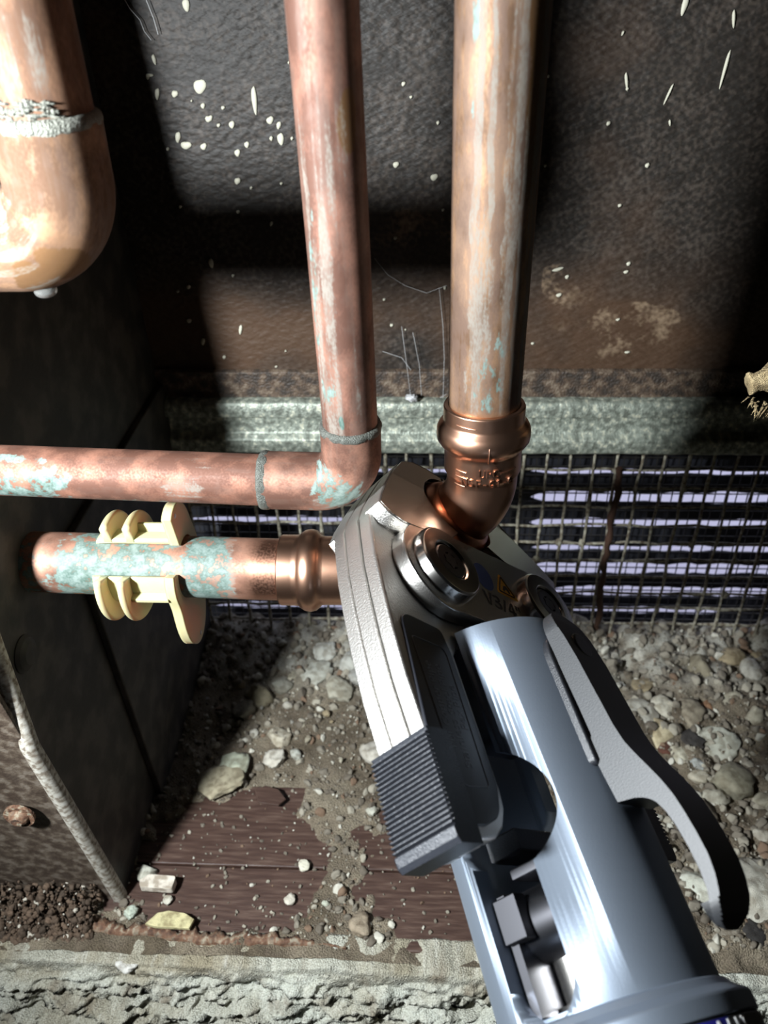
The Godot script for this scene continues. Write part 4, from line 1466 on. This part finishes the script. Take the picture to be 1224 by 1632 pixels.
func press_tool() -> void:
	var t := tool_node("press_tool", "silver press tool barrel with a slotted fork and black release lever at bottom right", "press tool")
	var axis_n := -8.0
	var along := Basis(Vector3(1, 0, 0), Vector3(0, 0, 1), Vector3(0, -1, 0))   # cylinder axis y -> a
	var across := Basis(Vector3(0, 1, 0), Vector3(-1, 0, 0), Vector3(0, 0, 1))  # cylinder axis y -> s
	var mm := func(x: float, y: float, z: float) -> Vector3: return Vector3(x, y, z) * 0.001
	var cb := CSGCombiner3D.new()
	cb.name = "barrel"
	t.add_child(cb)
	csg(cb, csg_cyl(26.0, 92.5, 128), CSGShape3D.OPERATION_UNION, Transform3D(along, mm.call(0, axis_n, 98.75)), M.alloy)
	csg(cb, csg_cyl(20.5, 92.0, 96), CSGShape3D.OPERATION_SUBTRACTION, Transform3D(along, mm.call(0, axis_n, 96.0)), M.alloy)
	var slot := CSGBox3D.new()
	slot.size = mm.call(70, 17.0, 98.0)
	csg(cb, slot, CSGShape3D.OPERATION_SUBTRACTION, Transform3D(Basis(), mm.call(0, axis_n + 0.3, 88.0)), M.alloy)
	csg(cb, csg_cyl(8.5, 70, 48), CSGShape3D.OPERATION_SUBTRACTION, Transform3D(across, mm.call(0, axis_n + 0.3, 137.0)), M.alloy)
	csg(cb, csg_cyl(14.5, 70, 64), CSGShape3D.OPERATION_SUBTRACTION, Transform3D(across, mm.call(0, axis_n + 3.0, 101.0)), M.alloy)
	SC = 0.001
	var turn := Transform3D(along * Basis(Vector3.RIGHT, PI), Vector3(0, axis_n, 0) * 0.001)
	# lathe heights run towards -y of turn, so give them negative
	part("collar", lathe(crisp([[25.9, 144.6], [26.9, 145.0], [28.2, 146.6], [30.6, 148.2], [30.9, 148.8], [30.9, 152.2], [30.2, 152.5]], 0.15), 96), M.alloy, t, Transform3D(Basis(Vector3(1, 0, 0), Vector3(0, 0, 1), Vector3(0, -1, 0)), Vector3(0, axis_n, 0) * 0.001))
	var body := part("tool_body", lathe(crisp([[30.0, 152.4], [30.7, 153.0], [30.7, 205.0], [26.0, 212.0], [0.1, 212.0]], 0.2), 96), M.black, t, Transform3D(Basis(Vector3(1, 0, 0), Vector3(0, 0, 1), Vector3(0, -1, 0)), Vector3(0, axis_n, 0) * 0.001))
	# blue badge with white capitals wrapped round the body
	var bp := PackedVector3Array()
	for i in 9:
		for j in 25:
			var a := deg_to_rad(lerpf(-52, -15, j / 24.0))
			bp.append(Vector3(sin(a) * 30.85, cos(a) * 30.85 + axis_n, 152.9 + 12.0 * i / 8.0))
	part("blue_badge", grid(bp, 9, 25, false, true), M.navy, t)
	var letters := "AUI"
	SC = 1.0
	for i in letters.length():
		var a := deg_to_rad(-21.0 + i * 7.5)
		var nrm := Vector3(sin(a), cos(a), 0)
		var tm := TextMesh.new()
		var font := SystemFont.new()
		font.font_names = PackedStringArray(["Droid Sans"])
		tm.text = letters[i]
		tm.font = font
		tm.font_size = 32
		tm.pixel_size = 0.0058 / 32.0
		tm.depth = 0.0001
		part("badge_letter", tm, M.white, t, Transform3D(Basis(Vector3(cos(a), -sin(a), 0), Vector3(0, 0, -1), nrm), (nrm * 30.9 + Vector3(0, axis_n, 155.6)) * 0.001))
	SC = 0.001
	# inside the fork: yoke, roller, slide and piston rod
	part("yoke_block", box_mesh(Vector3(-17, -15.5, 103), Vector3(17, -6.0, 109), 0.8), M.black, t)
	part("cross_bar", box_mesh(Vector3(-21.5, -8.2, 113.0), Vector3(10, 1.5, 115.6), 0.4), M.dark_steel, t)
	for sx in [-9.5, 9.5]:
		part("roller", lathe(crisp([[0.1, -1.0], [7.4, -1.0], [8.2, -1.8], [8.2, -15.0], [0.1, -15.0]], 0.1), 40), M.dark_steel, t, Transform3D(Basis(), Vector3(sx, 0, 124.0) * 0.001))
	part("slide_plate", box_mesh(Vector3(-19.5, -15.6, 116.5), Vector3(19.5, -13.4, 143), 0.4), M.dark_steel, t)
	part("slide_shoe", box_mesh(Vector3(-21.2, -15.8, 117.5), Vector3(-17.0, -9.5, 127.5), 0.4), M.dark_steel, t)
	part("piston_rod", lathe(crisp([[0.1, 128], [6.0, 128], [6.6, 129], [6.6, 141], [9, 141.5], [9, 145.5], [0.1, 145.5]], 0.1), 40), M.steel, t, Transform3D(Basis(Vector3(1, 0, 0), Vector3(0, 0, 1), Vector3(0, -1, 0)), Vector3(-4, axis_n - 1.0, 0) * 0.001))
	part("end_plate", lathe(crisp([[0.1, 143.2], [20.4, 143.2], [20.4, 145.0]], 0.1), 48), M.alloy, t, Transform3D(Basis(Vector3(1, 0, 0), Vector3(0, 0, 1), Vector3(0, -1, 0)), Vector3(0, axis_n, 0) * 0.001))
	# release lever on top of the barrel: a side profile in (a, n), swept across s with rounded ends
	var pad := Soup.new()
	prism(pad, rounded([[-9.6, 58, 9], [9.6, 58, 9], [9.6, 97, 2], [-9.6, 97, 2]], 8), 14.0, 18.3, 0.8, FACE)
	part("lever_pad", soup_mesh(pad), M.black, t)
	lever_mesh(t)
	SC = 1.0

func lever_mesh(t: Node3D) -> void:
	var outer := [[51.5, 20.6], [56, 22.0], [63, 23.2], [70, 24.0], [77.5, 24.5], [84, 25.0], [90, 25.4], [95, 26.2], [99, 27.6], [103, 29.2], [107, 30.7], [111, 31.8], [115, 32.4], [120, 32.9], [125, 33.1], [129, 32.6], [132.5, 31.6], [136, 29.9], [138.6, 27.6]]
	var inner := [[138.0, 26.6], [135, 28.2], [131, 29.4], [127, 29.8], [122, 29.7], [117, 29.2], [113.4, 28.4], [110.6, 27.2], [108.8, 25.4], [107.6, 22.4], [107.2, 18.3], [100, 17.6], [93, 17.2], [89.6, 18.9], [82, 18.8], [75.5, 18.6], [68, 18.4], [60, 18.3], [51.5, 18.3]]
	var loop := PackedVector2Array()
	# sampled finely where the rounded ends cut the profile
	var xs := []
	for i in 22:
		xs.append(51.5 + i * 0.4)
	for i in range(1, 20):
		xs.append(59.9 + i * 3.7)
	for i in range(1, 23):
		xs.append(130.2 + i * 0.38)
	for x in xs:
		loop.append(Vector2(x, curve_at(outer, x)))
	loop.append(Vector2(138.6, 27.2))
	var down := []
	for x in xs:
		if x < 138.0 and not (x > 106.0 and x < 114.0):
			down.append(Vector2(x, curve_at(inner, x)))
	for q in [[107.2, 18.3], [107.6, 22.4], [108.8, 25.4], [110.6, 27.2], [113.4, 28.4]]:
		down.append(Vector2(q[0], q[1]))
	down.sort_custom(func(a, b): return a.x > b.x or (a.x == b.x and a.y > b.y))
	for q in down:
		loop.append(q)
	var half := 8.0
	var offs := []
	var k := 22
	for i in k + 1:
		offs.append(-half * cos(PI * i / k))
	var s := Soup.new()
	var cuts := []
	for o in offs:
		var lift := half - sqrt(maxf(half * half - o * o, 0.0))
		var lo: float = 51.5 + lift
		var hi: float = 139.0 - lift * 0.75
		var ring2 := PackedVector2Array()
		for q in loop:
			ring2.append(Vector2(clampf(q.x, lo, hi), q.y))
		cuts.append(ring2)
	var at := func(q: Vector2, o: float) -> Vector3: return Vector3(o, q.y, q.x)
	var m := loop.size()
	# normals of the profile, creased where it turns sharply
	for i in offs.size() - 1:
		for j in m:
			var j2 := (j + 1) % m
			var e := loop[j2] - loop[j]
			if e.length() < 0.001:
				continue
			var en := Vector2(-e.y, e.x).normalized()
			var pv := loop[j] - loop[(j + m - 1) % m]
			var nx := loop[(j2 + 1) % m] - loop[j2]
			var n0 := en
			var n1 := en
			var pn := Vector2(-pv.y, pv.x).normalized()
			var nn := Vector2(-nx.y, nx.x).normalized()
			if pn.dot(en) > 0.8:
				n0 = (pn + en).normalized()
			if nn.dot(en) > 0.8:
				n1 = (nn + en).normalized()
			var a0 := Vector3(0, n0.y, n0.x)
			var a1 := Vector3(0, n1.y, n1.x)
			var b0 := a0
			var b1 := a1
			var mid: float = cuts[i][j].x
			if absf(mid - cuts[i][j2].x) < 0.001 and absf(cuts[i + 1][j].x - cuts[i + 1][j2].x) < 0.001:
				var sgn := -1.0 if mid < 90.0 else 1.0
				a0 = Vector3(offs[i] / half, 0, sgn * sqrt(maxf(0.0, 1.0 - pow(offs[i] / half, 2)))).normalized()
				b0 = Vector3(offs[i + 1] / half, 0, sgn * sqrt(maxf(0.0, 1.0 - pow(offs[i + 1] / half, 2)))).normalized()
				a1 = a0
				b1 = b0
			s.quad(at.call(cuts[i][j], offs[i]), at.call(cuts[i][j2], offs[i]), at.call(cuts[i + 1][j2], offs[i + 1]), at.call(cuts[i + 1][j], offs[i + 1]), a0, a1, b1, b0)
	for side in [0, offs.size() - 1]:
		var nrm := Vector3(-1 if side == 0 else 1, 0, 0)
		var lo := 51.5 + half
		var hi := 139.0 - half * 0.75
		# cap: ladder between the outer and inner curve
		var steps := 90
		for i in steps:
			var x0 := lerpf(lo, hi, float(i) / steps)
			var x1 := lerpf(lo, hi, float(i + 1) / steps)
			s.quad(at.call(Vector2(x0, curve_at(inner, x0)), offs[side]), at.call(Vector2(x1, curve_at(inner, x1)), offs[side]), at.call(Vector2(x1, curve_at(outer, x1)), offs[side]), at.call(Vector2(x0, curve_at(outer, x0)), offs[side]), nrm, nrm, nrm, nrm)
	var lv := part("release_lever", soup_mesh(s), M.lever, t)
	part("lever_pin", lathe(crisp([[4.0, 22.6], [4.0, 23.4], [3.4, 23.8], [0.1, 23.8]], 0.1), 32), M.black, lv, Transform3D(Basis(), Vector3(0, 0, 64) * 0.001))

func curve_at(c: Array, x: float) -> float:
	for i in c.size() - 1:
		var a: float = c[i][0]
		var b: float = c[i + 1][0]
		if (x >= a and x <= b) or (x <= a and x >= b):
			if absf(b - a) < 0.0001:
				return c[i][1]
			return lerpf(c[i][1], c[i + 1][1], (x - a) / (b - a))
	return c[0][1] if absf(x - c[0][0]) < absf(x - c[-1][0]) else c[-1][1]

# ------------------------------------------------------------------ rubble, chips and litter
func rubble() -> void:
	var shapes := []
	for i in 10:
		shapes.append(stone_mesh(400 + i, 0.72, 0.2, 8 + i % 4))
	# px, py of the foot, width px, height factor, turn, colour, name, label
	var list := [
		[445, 1178, 40, 0.7, Color(0.50, 0.46, 0.36), "stone_chip", "pale wedge-shaped stone on the dirt, upper of two below the lower pipe"],
		[436, 1212, 38, 0.7, Color(0.55, 0.52, 0.44), "stone_chip", "white angular stone just below the pale wedge-shaped stone"],
		[472, 1204, 20, 0.7, Color(0.45, 0.46, 0.40), "stone_chip", "small greyish white pebble right of the white angular stone"],
		[415, 1108, 50, 0.8, Color(0.24, 0.21, 0.14), "stone", "olive brown stone lying at the edge of the deep shadow"],
		[390, 1135, 40, 0.6, Color(0.20, 0.18, 0.13), "stone", "flat brown stone beside the olive stone in the shadow edge"],
		[373, 1222, 60, 0.4, Color(0.40, 0.42, 0.32), "plaster_flake", "pale green plaster flake lying on the dirt above the left board"],
		[352, 1247, 70, 0.4, Color(0.36, 0.32, 0.22), "plaster_flake", "tan crumbling mortar flake below the pale green flake"],
		[600, 1200, 46, 0.6, Color(0.50, 0.47, 0.40), "stone_chip", "cream stone tucked against the arm of the press jaw"],
		[463, 1434, 18, 0.8, Color(0.62, 0.58, 0.48), "stone_chip", "small white pointed chip on the dirt between the two brown boards"],
		[518, 1440, 14, 0.7, Color(0.50, 0.52, 0.42), "stone_chip", "tiny pale green chip right of the white pointed chip"],
		[483, 1380, 20, 0.6, Color(0.60, 0.57, 0.46), "stone_chip", "cream chip on the dirt ridge between the boards"],
		[592, 1294, 18, 0.8, Color(0.55, 0.55, 0.46), "stone_chip", "round white pebble on the dirt left of the rubber grip"],
		[575, 1476, 42, 0.7, Color(0.34, 0.28, 0.20), "stone", "tan stone resting against the sill between the boards"],
		[235, 1392, 28, 1.2, Color(0.50, 0.50, 0.42), "stone_chip", "pale upright chip behind the cream bar-shaped shard"],
		[208, 1455, 26, 0.9, Color(0.50, 0.56, 0.46), "plaster_flake", "pale green flake at the foot of the side panel"],
		[268, 1435, 16, 0.8, Color(0.55, 0.53, 0.44), "stone_chip", "small cream pebble between the shard and the yellow flake"],
		[5, 1402, 26, 1.2, Color(0.55, 0.54, 0.50), "stone", "white weathered stone at the left edge of the picture"],
		[1022, 1148, 60, 0.9, Color(0.52, 0.50, 0.42), "stone", "large white stone just right of the black lever"],
		[1057, 1132, 44, 0.8, Color(0.55, 0.52, 0.42), "stone", "square cream stone above the large white stone"],
		[1050, 1175, 50, 0.8, Color(0.60, 0.52, 0.34), "stone", "yellowish stone right of the lever, below the white one"],
		[1098, 1142, 54, 0.8, Color(0.30, 0.26, 0.19), "stone", "round tan stone right of the square cream stone"],
		[1122, 1078, 64, 0.8, Color(0.26, 0.23, 0.16), "stone", "big brown stone in front of the screen at right"],
		[1145, 1185, 64, 0.5, Color(0.46, 0.46, 0.38), "plaster_flake", "pale grey slab of plaster at right with a green stain"],
		[1080, 1205, 40, 0.6, Color(0.50, 0.47, 0.36), "stone_chip", "cream stone below the dark chunk at right"],
		[1112, 1222, 32, 0.9, Color(0.38, 0.40, 0.38), "stone_chip", "bluish grey stone right of the cream stone"],
		[1112, 1240, 34, 0.7, Color(0.48, 0.44, 0.34), "stone_chip", "rounded cream stone under the bluish grey one"],
		[1135, 1272, 46, 0.7, Color(0.36, 0.34, 0.27), "stone", "grey brown stone behind the end of the lever"],
		[1165, 1250, 70, 0.8, Color(0.27, 0.25, 0.18), "stone", "large olive stone at the right edge of the rubble"],
		[1135, 1275, 26, 0.8, Color(0.55, 0.52, 0.45), "stone_chip", "small white stone close to the lever's bend"],
		[1100, 1188, 44, 0.9, Color(0.05, 0.045, 0.04), "tar_lump", "black lump among the pale stones at right"],
		[1062, 1195, 30, 0.7, Color(0.14, 0.055, 0.035), "brick_chip", "dark red brick chip beside the lever"],
		[1125, 1130, 30, 0.6, Color(0.36, 0.20, 0.11), "brick_chip", "orange brick chip between the tan stones at right"],
		[1215, 1330, 30, 1.0, Color(0.42, 0.39, 0.32), "stone", "tall pale stone at the right edge above the concrete lump"],
		[1204, 1425, 110, 0.75, Color(0.52, 0.50, 0.42), "concrete_lump", "big cream concrete lump behind the tip of the lever"],
		[1108, 1418, 74, 0.7, Color(0.52, 0.53, 0.45), "concrete_lump", "pale concrete lump seen between the barrel and the lever"],
		[1150, 1482, 54, 0.6, Color(0.26, 0.23, 0.18), "stone", "grey brown stone in front of the concrete lumps"],
		[1198, 1488, 50, 0.7, Color(0.03, 0.027, 0.025), "tar_lump", "black lump at the right end of the sill"],
		[1173, 1492, 26, 0.7, Color(0.50, 0.47, 0.40), "stone_chip", "white chip beside the black lump on the sill"],
		[200, 1538, 34, 0.5, Color(0.66, 0.65, 0.60), "paint_flake", "white peeling paint flake stuck on the sill at left"],
		[1090, 1325, 20, 1.0, Color(0.55, 0.50, 0.40), "stone_chip", "small cream stone seen through the crook of the lever"],
		[560, 1062, 60, 0.7, Color(0.44, 0.44, 0.39), "mortar_lump", "pale mortar lump against the screen beside the jaw"],
		[520, 1040, 44, 0.7, Color(0.42, 0.42, 0.37), "mortar_lump", "pale mortar lump under the lower press socket"],
		[505, 1075, 50, 0.6, Color(0.40, 0.40, 0.34), "mortar_lump", "grey mortar lump left of the jaw, second from the screen"],
		[590, 1075, 60, 0.6, Color(0.42, 0.42, 0.38), "mortar_lump", "broad pale mortar lump half hidden by the jaw arm"],
		[470, 1060, 40, 0.7, Color(0.36, 0.35, 0.30), "mortar_lump", "grey mortar lump at the edge of the shadow under the screen"],
		[450, 1092, 34, 0.7, Color(0.34, 0.33, 0.27), "mortar_lump", "small mortar lump in front of the grey one near the shadow"],
		[540, 1100, 50, 0.5, Color(0.40, 0.38, 0.30), "mortar_lump", "flat mortar crust in front of the pale lumps left of the jaw"],
	]
	var used_places := []
	for q in list:
		var y := FLOOR_Y + 0.001
		var d := on_y(q[0], q[1], y)
		if d.z < -0.382:
			d = on_z(q[0], q[1], -0.378)
		if q[5] == "paint_flake":
			d = on_y(q[0], q[1], -0.3735)
		var depth: float = (d.dot(cam_axes.z))
		var r: float = q[2] * depth / FOCAL * 0.5 * 1.08
		var b := Basis(Vector3.UP, rng.randf() * TAU) * Basis.from_euler(Vector3(rng.randf_range(-0.25, 0.25), 0, rng.randf_range(-0.25, 0.25)))
		b = b * Basis.from_scale(Vector3(r, r * q[3], r * rng.randf_range(0.7, 0.95)))
		var o := single(q[5], shapes[rng.randi() % 10], stone_mat(q[4]), q[6], "stone" if not q[5].contains("flake") else "flake", Transform3D(b, d + Vector3(0, r * 0.12, 0)))
		used_places.append([d, r])
	# the bulk of the rubble: alike stones, most of them at the right behind the tool
	var mats := []
	var tones := ["sandy tan", "dull brown", "off-white", "dark brown", "grey", "ochre"]
	for c in [Color(0.40, 0.37, 0.28), Color(0.28, 0.25, 0.19), Color(0.48, 0.46, 0.39), Color(0.17, 0.14, 0.10), Color(0.34, 0.33, 0.29), Color(0.32, 0.26, 0.16)]:
		mats.append(stone_mat(c, 0.06))
	var n := 0
	var tries := 0
	while n < 230 and tries < 4000:
		tries += 1
		var right := rng.randf() < 0.78
		var x := rng.randf_range(0.075, 0.27) if right else rng.randf_range(-0.13, 0.075)
		var z := rng.randf_range(-0.383, -0.195) if right else rng.randf_range(-0.383, -0.262)
		var r := 0.0026 + pow(rng.randf(), 2.2) * (0.0085 if right else 0.004)
		if not right and z > -0.335:
			r *= 0.5
		var p := Vector3(x, FLOOR_Y + 0.001, z)
		var clash := false
		for u in used_places:
			if (u[0] as Vector3).distance_to(p) < (u[1] + r) * 0.8:
				clash = true
				break
		if clash:
			continue
		used_places.append([p, r])
		n += 1
		var b := Basis.from_euler(Vector3(rng.randf_range(-0.4, 0.4), rng.randf() * TAU, rng.randf_range(-0.4, 0.4))) * Basis.from_scale(Vector3(r, r * rng.randf_range(0.6, 0.95), r * rng.randf_range(0.65, 1.0)))
		var tone := rng.randi() % mats.size()
		var size: String = "tiny" if r < 0.0036 else ("small" if r < 0.006 else "larger blocky")
		var side: String
		if right:
			side = "under the wire screen right of the tool" if z < -0.345 else ("in the rubble beside the lever" if z < -0.27 else "in the rubble near the right end of the sill")
			if x > 0.18:
				side = "in the rubble by the right edge, " + ("under the screen" if z < -0.345 else ("level with the lever" if z < -0.27 else "near the sill"))
		else:
			side = "under the screen left of the tool" if z < -0.345 else ("on the dirt left of the jaw" if x < -0.02 else "on the dirt behind the jaw")
		single("rubble_stone", shapes[rng.randi() % 10], mats[tone], "%s %s stone %s" % [size, tones[tone], side], "stone", Transform3D(b, p + Vector3(0, r * 0.25, 0)), "%s %s stones %s" % [size, tones[tone], side])
	# flat litter
	SC = 0.001
	var bar := prism_mesh(rounded([[-13, -3, 2], [12, -4, 2], [13, 3.5, 1.5], [-8, 4.5, 2], [-14, 1, 1]], 4), 0, 5, 1.0, Basis(Vector3(1, 0, 0), Vector3(0, 0, -1), Vector3(0, 1, 0)))
	SC = 1.0
	single("tile_shard", bar, stone_mat(Color(0.62, 0.56, 0.47), 0.02), "cream bar-shaped tile shard on the dirt beside the left board", "tile shard", Transform3D(Basis(Vector3.UP, 0.02) * Basis.from_scale(Vector3(0.62, 1, 0.8)), on_y(254, 1414, FLOOR_Y + 0.002)))
	SC = 0.001
	var flake := prism_mesh(PackedVector2Array([Vector2(-11, -2.5), Vector2(-6, -3.5), Vector2(10, -3), Vector2(11, 1.5), Vector2(6, 4), Vector2(-2, 4.5), Vector2(-7, 3)]), 0, 2.2, 0.5, Basis(Vector3(1, 0, 0), Vector3(0, 0, -1), Vector3(0, 1, 0)))
	var dark := prism_mesh(PackedVector2Array([Vector2(-8, 0), Vector2(-3, -6), Vector2(7, -3), Vector2(9, 2), Vector2(3, 5.5), Vector2(-4, 4.5)]), 0, 1.6, 0.4, Basis(Vector3(1, 0, 0), Vector3(0, 0, -1), Vector3(0, 1, 0)))
	SC = 1.0
	single("wood_flake", flake, stone_mat(Color(0.52, 0.47, 0.26), 0.03), "yellowish wood flake lying against the rusty strip", "flake", Transform3D(Basis(Vector3.UP, -0.05), on_y(272, 1470, FLOOR_Y + 0.003)))
	single("bark_flake", dark, M.board, "dark brown curled flake lying on the dirt above the left board", "flake", Transform3D(Basis(Vector3.UP, -0.3) * Basis(Vector3.FORWARD, 0.2), on_y(428, 1270, FLOOR_Y + 0.004)))
	# crumbly dark mulch heaped at the foot of the flange
	var mm := MultiMesh.new()
	mm.transform_format = MultiMesh.TRANSFORM_3D
	mm.use_colors = true
	mm.mesh = shapes[3]
	mm.instance_count = 3000
	for i in 3000:
		var u := rng.randf_range(-40, 135)
		var v := rng.randf_range(1330, 1462)
		var h := clampf((1462.0 - v) / 110.0, 0.0, 1.0)
		var p := Vector3(lerpf(-0.225, -0.152, (u + 40) / 175.0), FLOOR_Y - 0.002 + rng.randf() * h * 0.020, -0.176 - 0.022 * h * rng.randf_range(0.4, 1.0) - 0.006)
		var r := 0.0005 + pow(rng.randf(), 3) * 0.0017
		mm.set_instance_transform(i, Transform3D(Basis.from_euler(Vector3(rng.randf() * 6, rng.randf() * 6, rng.randf() * 6)).scaled(Vector3.ONE * r), p))
		var c := Color(0.05, 0.034, 0.022).lerp(Color(0.13, 0.085, 0.055), rng.randf())
		if rng.randf() < 0.05:
			c = Color(0.5, 0.46, 0.38)
		mm.set_instance_color(i, c)
	var o := MultiMeshInstance3D.new()
	o.name = "dark_mulch"
	o.multimesh = mm
	o.material_override = M.stone
	add_child(o)
	o.set_meta("label", "dark crumbly mulch heaped at the foot of the side panel")
	o.set_meta("category", "mulch")
	o.set_meta("kind", "stuff")
	lath_end()

# broken end of a fibrous tan lath poking in from the right
func lath_end() -> void:
	var tip := on_z(1191, 612, -0.27)
	var t := thing("wood_lath", "broken tan fibrous end of a lath poking in at the right edge", "wood lath", tip)
	var n := noise(501, 120.0, 3)
	var path := PackedVector3Array()
	var rr := PackedFloat32Array()
	var root := Vector3(0.90, 0.05, -0.34)
	for k in 40:
		var f := pow(k / 39.0, 2.2)
		path.append(tip.lerp(root, f) - tip)
		rr.append(0.0035 + 0.0065 * minf(1.0, f * 30.0) + 0.0014 * n.get_noise_1d(k * 0.02))
	var p := PackedVector3Array()
	for k in path.size():
		var d := (path[mini(k + 1, 39)] - path[maxi(k - 1, 0)]).normalized()
		var e1 := (Vector3.UP - d * d.y).normalized()
		var e2 := d.cross(e1)
		for j in 33:
			var a := TAU * (j % 32) / 32.0
			var off := e1 * cos(a) + e2 * sin(a)
			var r := rr[k] * (1.0 if k > 0 else 0.1) * (1.0 + 0.5 * n.get_noise_3dv(path[k] + off * 0.01))
			p.append(path[k] + off * r * Vector3(1, 0.9, 0.7))
	var m := stone_mat(Color(0.52, 0.40, 0.22), 0.12)
	part("lath", grid(p, 40, 33, true, false), m, t)
	var s := Soup.new()
	for k in 46:
		var f := rng.randf()
		var a := Vector3(0.002 + 0.024 * f, -0.006 - 0.004 * f, rng.randf_range(-0.002, 0.006))
		var b := a + Vector3(rng.randf_range(-0.003, 0.002), rng.randf_range(-0.006, -0.002), rng.randf_range(-0.001, 0.002))
		var wd := 0.0005
		s.quad(a - Vector3(wd, 0, 0), a + Vector3(wd, 0, 0), b, b, Vector3(0, 0, 1), Vector3(0, 0, 1), Vector3(0, 0, 1), Vector3(0, 0, 1))
		s.quad(a - Vector3(0, 0, wd), a + Vector3(0, 0, wd), b, b, Vector3(-1, 0, 0), Vector3(-1, 0, 0), Vector3(-1, 0, 0), Vector3(-1, 0, 0))
	var fr := part("frayed_fibre", soup_mesh(s), m, t)
	fr.set_meta("kind", "stuff")

func webs() -> void:
	var on := func(u: float, v: float, z := WALL_Z + 0.002) -> Vector3: return on_z(u, v, z)
	var t := thing("cobweb", "grey cobweb strands hanging on the wall between the two upright pipes", "cobweb", on.call(655, 640))
	var xf := Transform3D(Basis(), -t.position)
	for l in [[[597, 412], [618, 438], [645, 455], [680, 467], [712, 455]], [[700, 460], [706, 520], [708, 570], [706, 640]], [[640, 520], [648, 580], [655, 636]], [[658, 530], [668, 580], [672, 632]], [[610, 560], [640, 570], [655, 590]], [[655, 636], [690, 640], [712, 628]]]:
		var pts := []
		for q in l:
			pts.append(on.call(q[0], q[1]))
		part("strand", strand(line_path(pts, 0.004), 0.00011), M.web, t, xf)
	part("dust_clump", stone_mesh(601, 0.8, 0.9), M.web, t, Transform3D(Basis.from_scale(Vector3.ONE * 0.0026), on.call(657, 634, WALL_Z + 0.008) - t.position))
	var t2 := thing("cobweb", "single pale thread hanging on the wall right of the upper left pipe", "cobweb", on.call(235, 62))
	for l in [[[199, 0], [207, 14], [223, 32], [230, 50], [241, 64]], [[233, 0], [245, 30], [252, 55]]]:
		var pts := []
		for q in l:
			pts.append(on.call(q[0], q[1]))
		part("strand", strand(line_path(pts, 0.003), 0.00016), M.web, t2, Transform3D(Basis(), -t2.position))
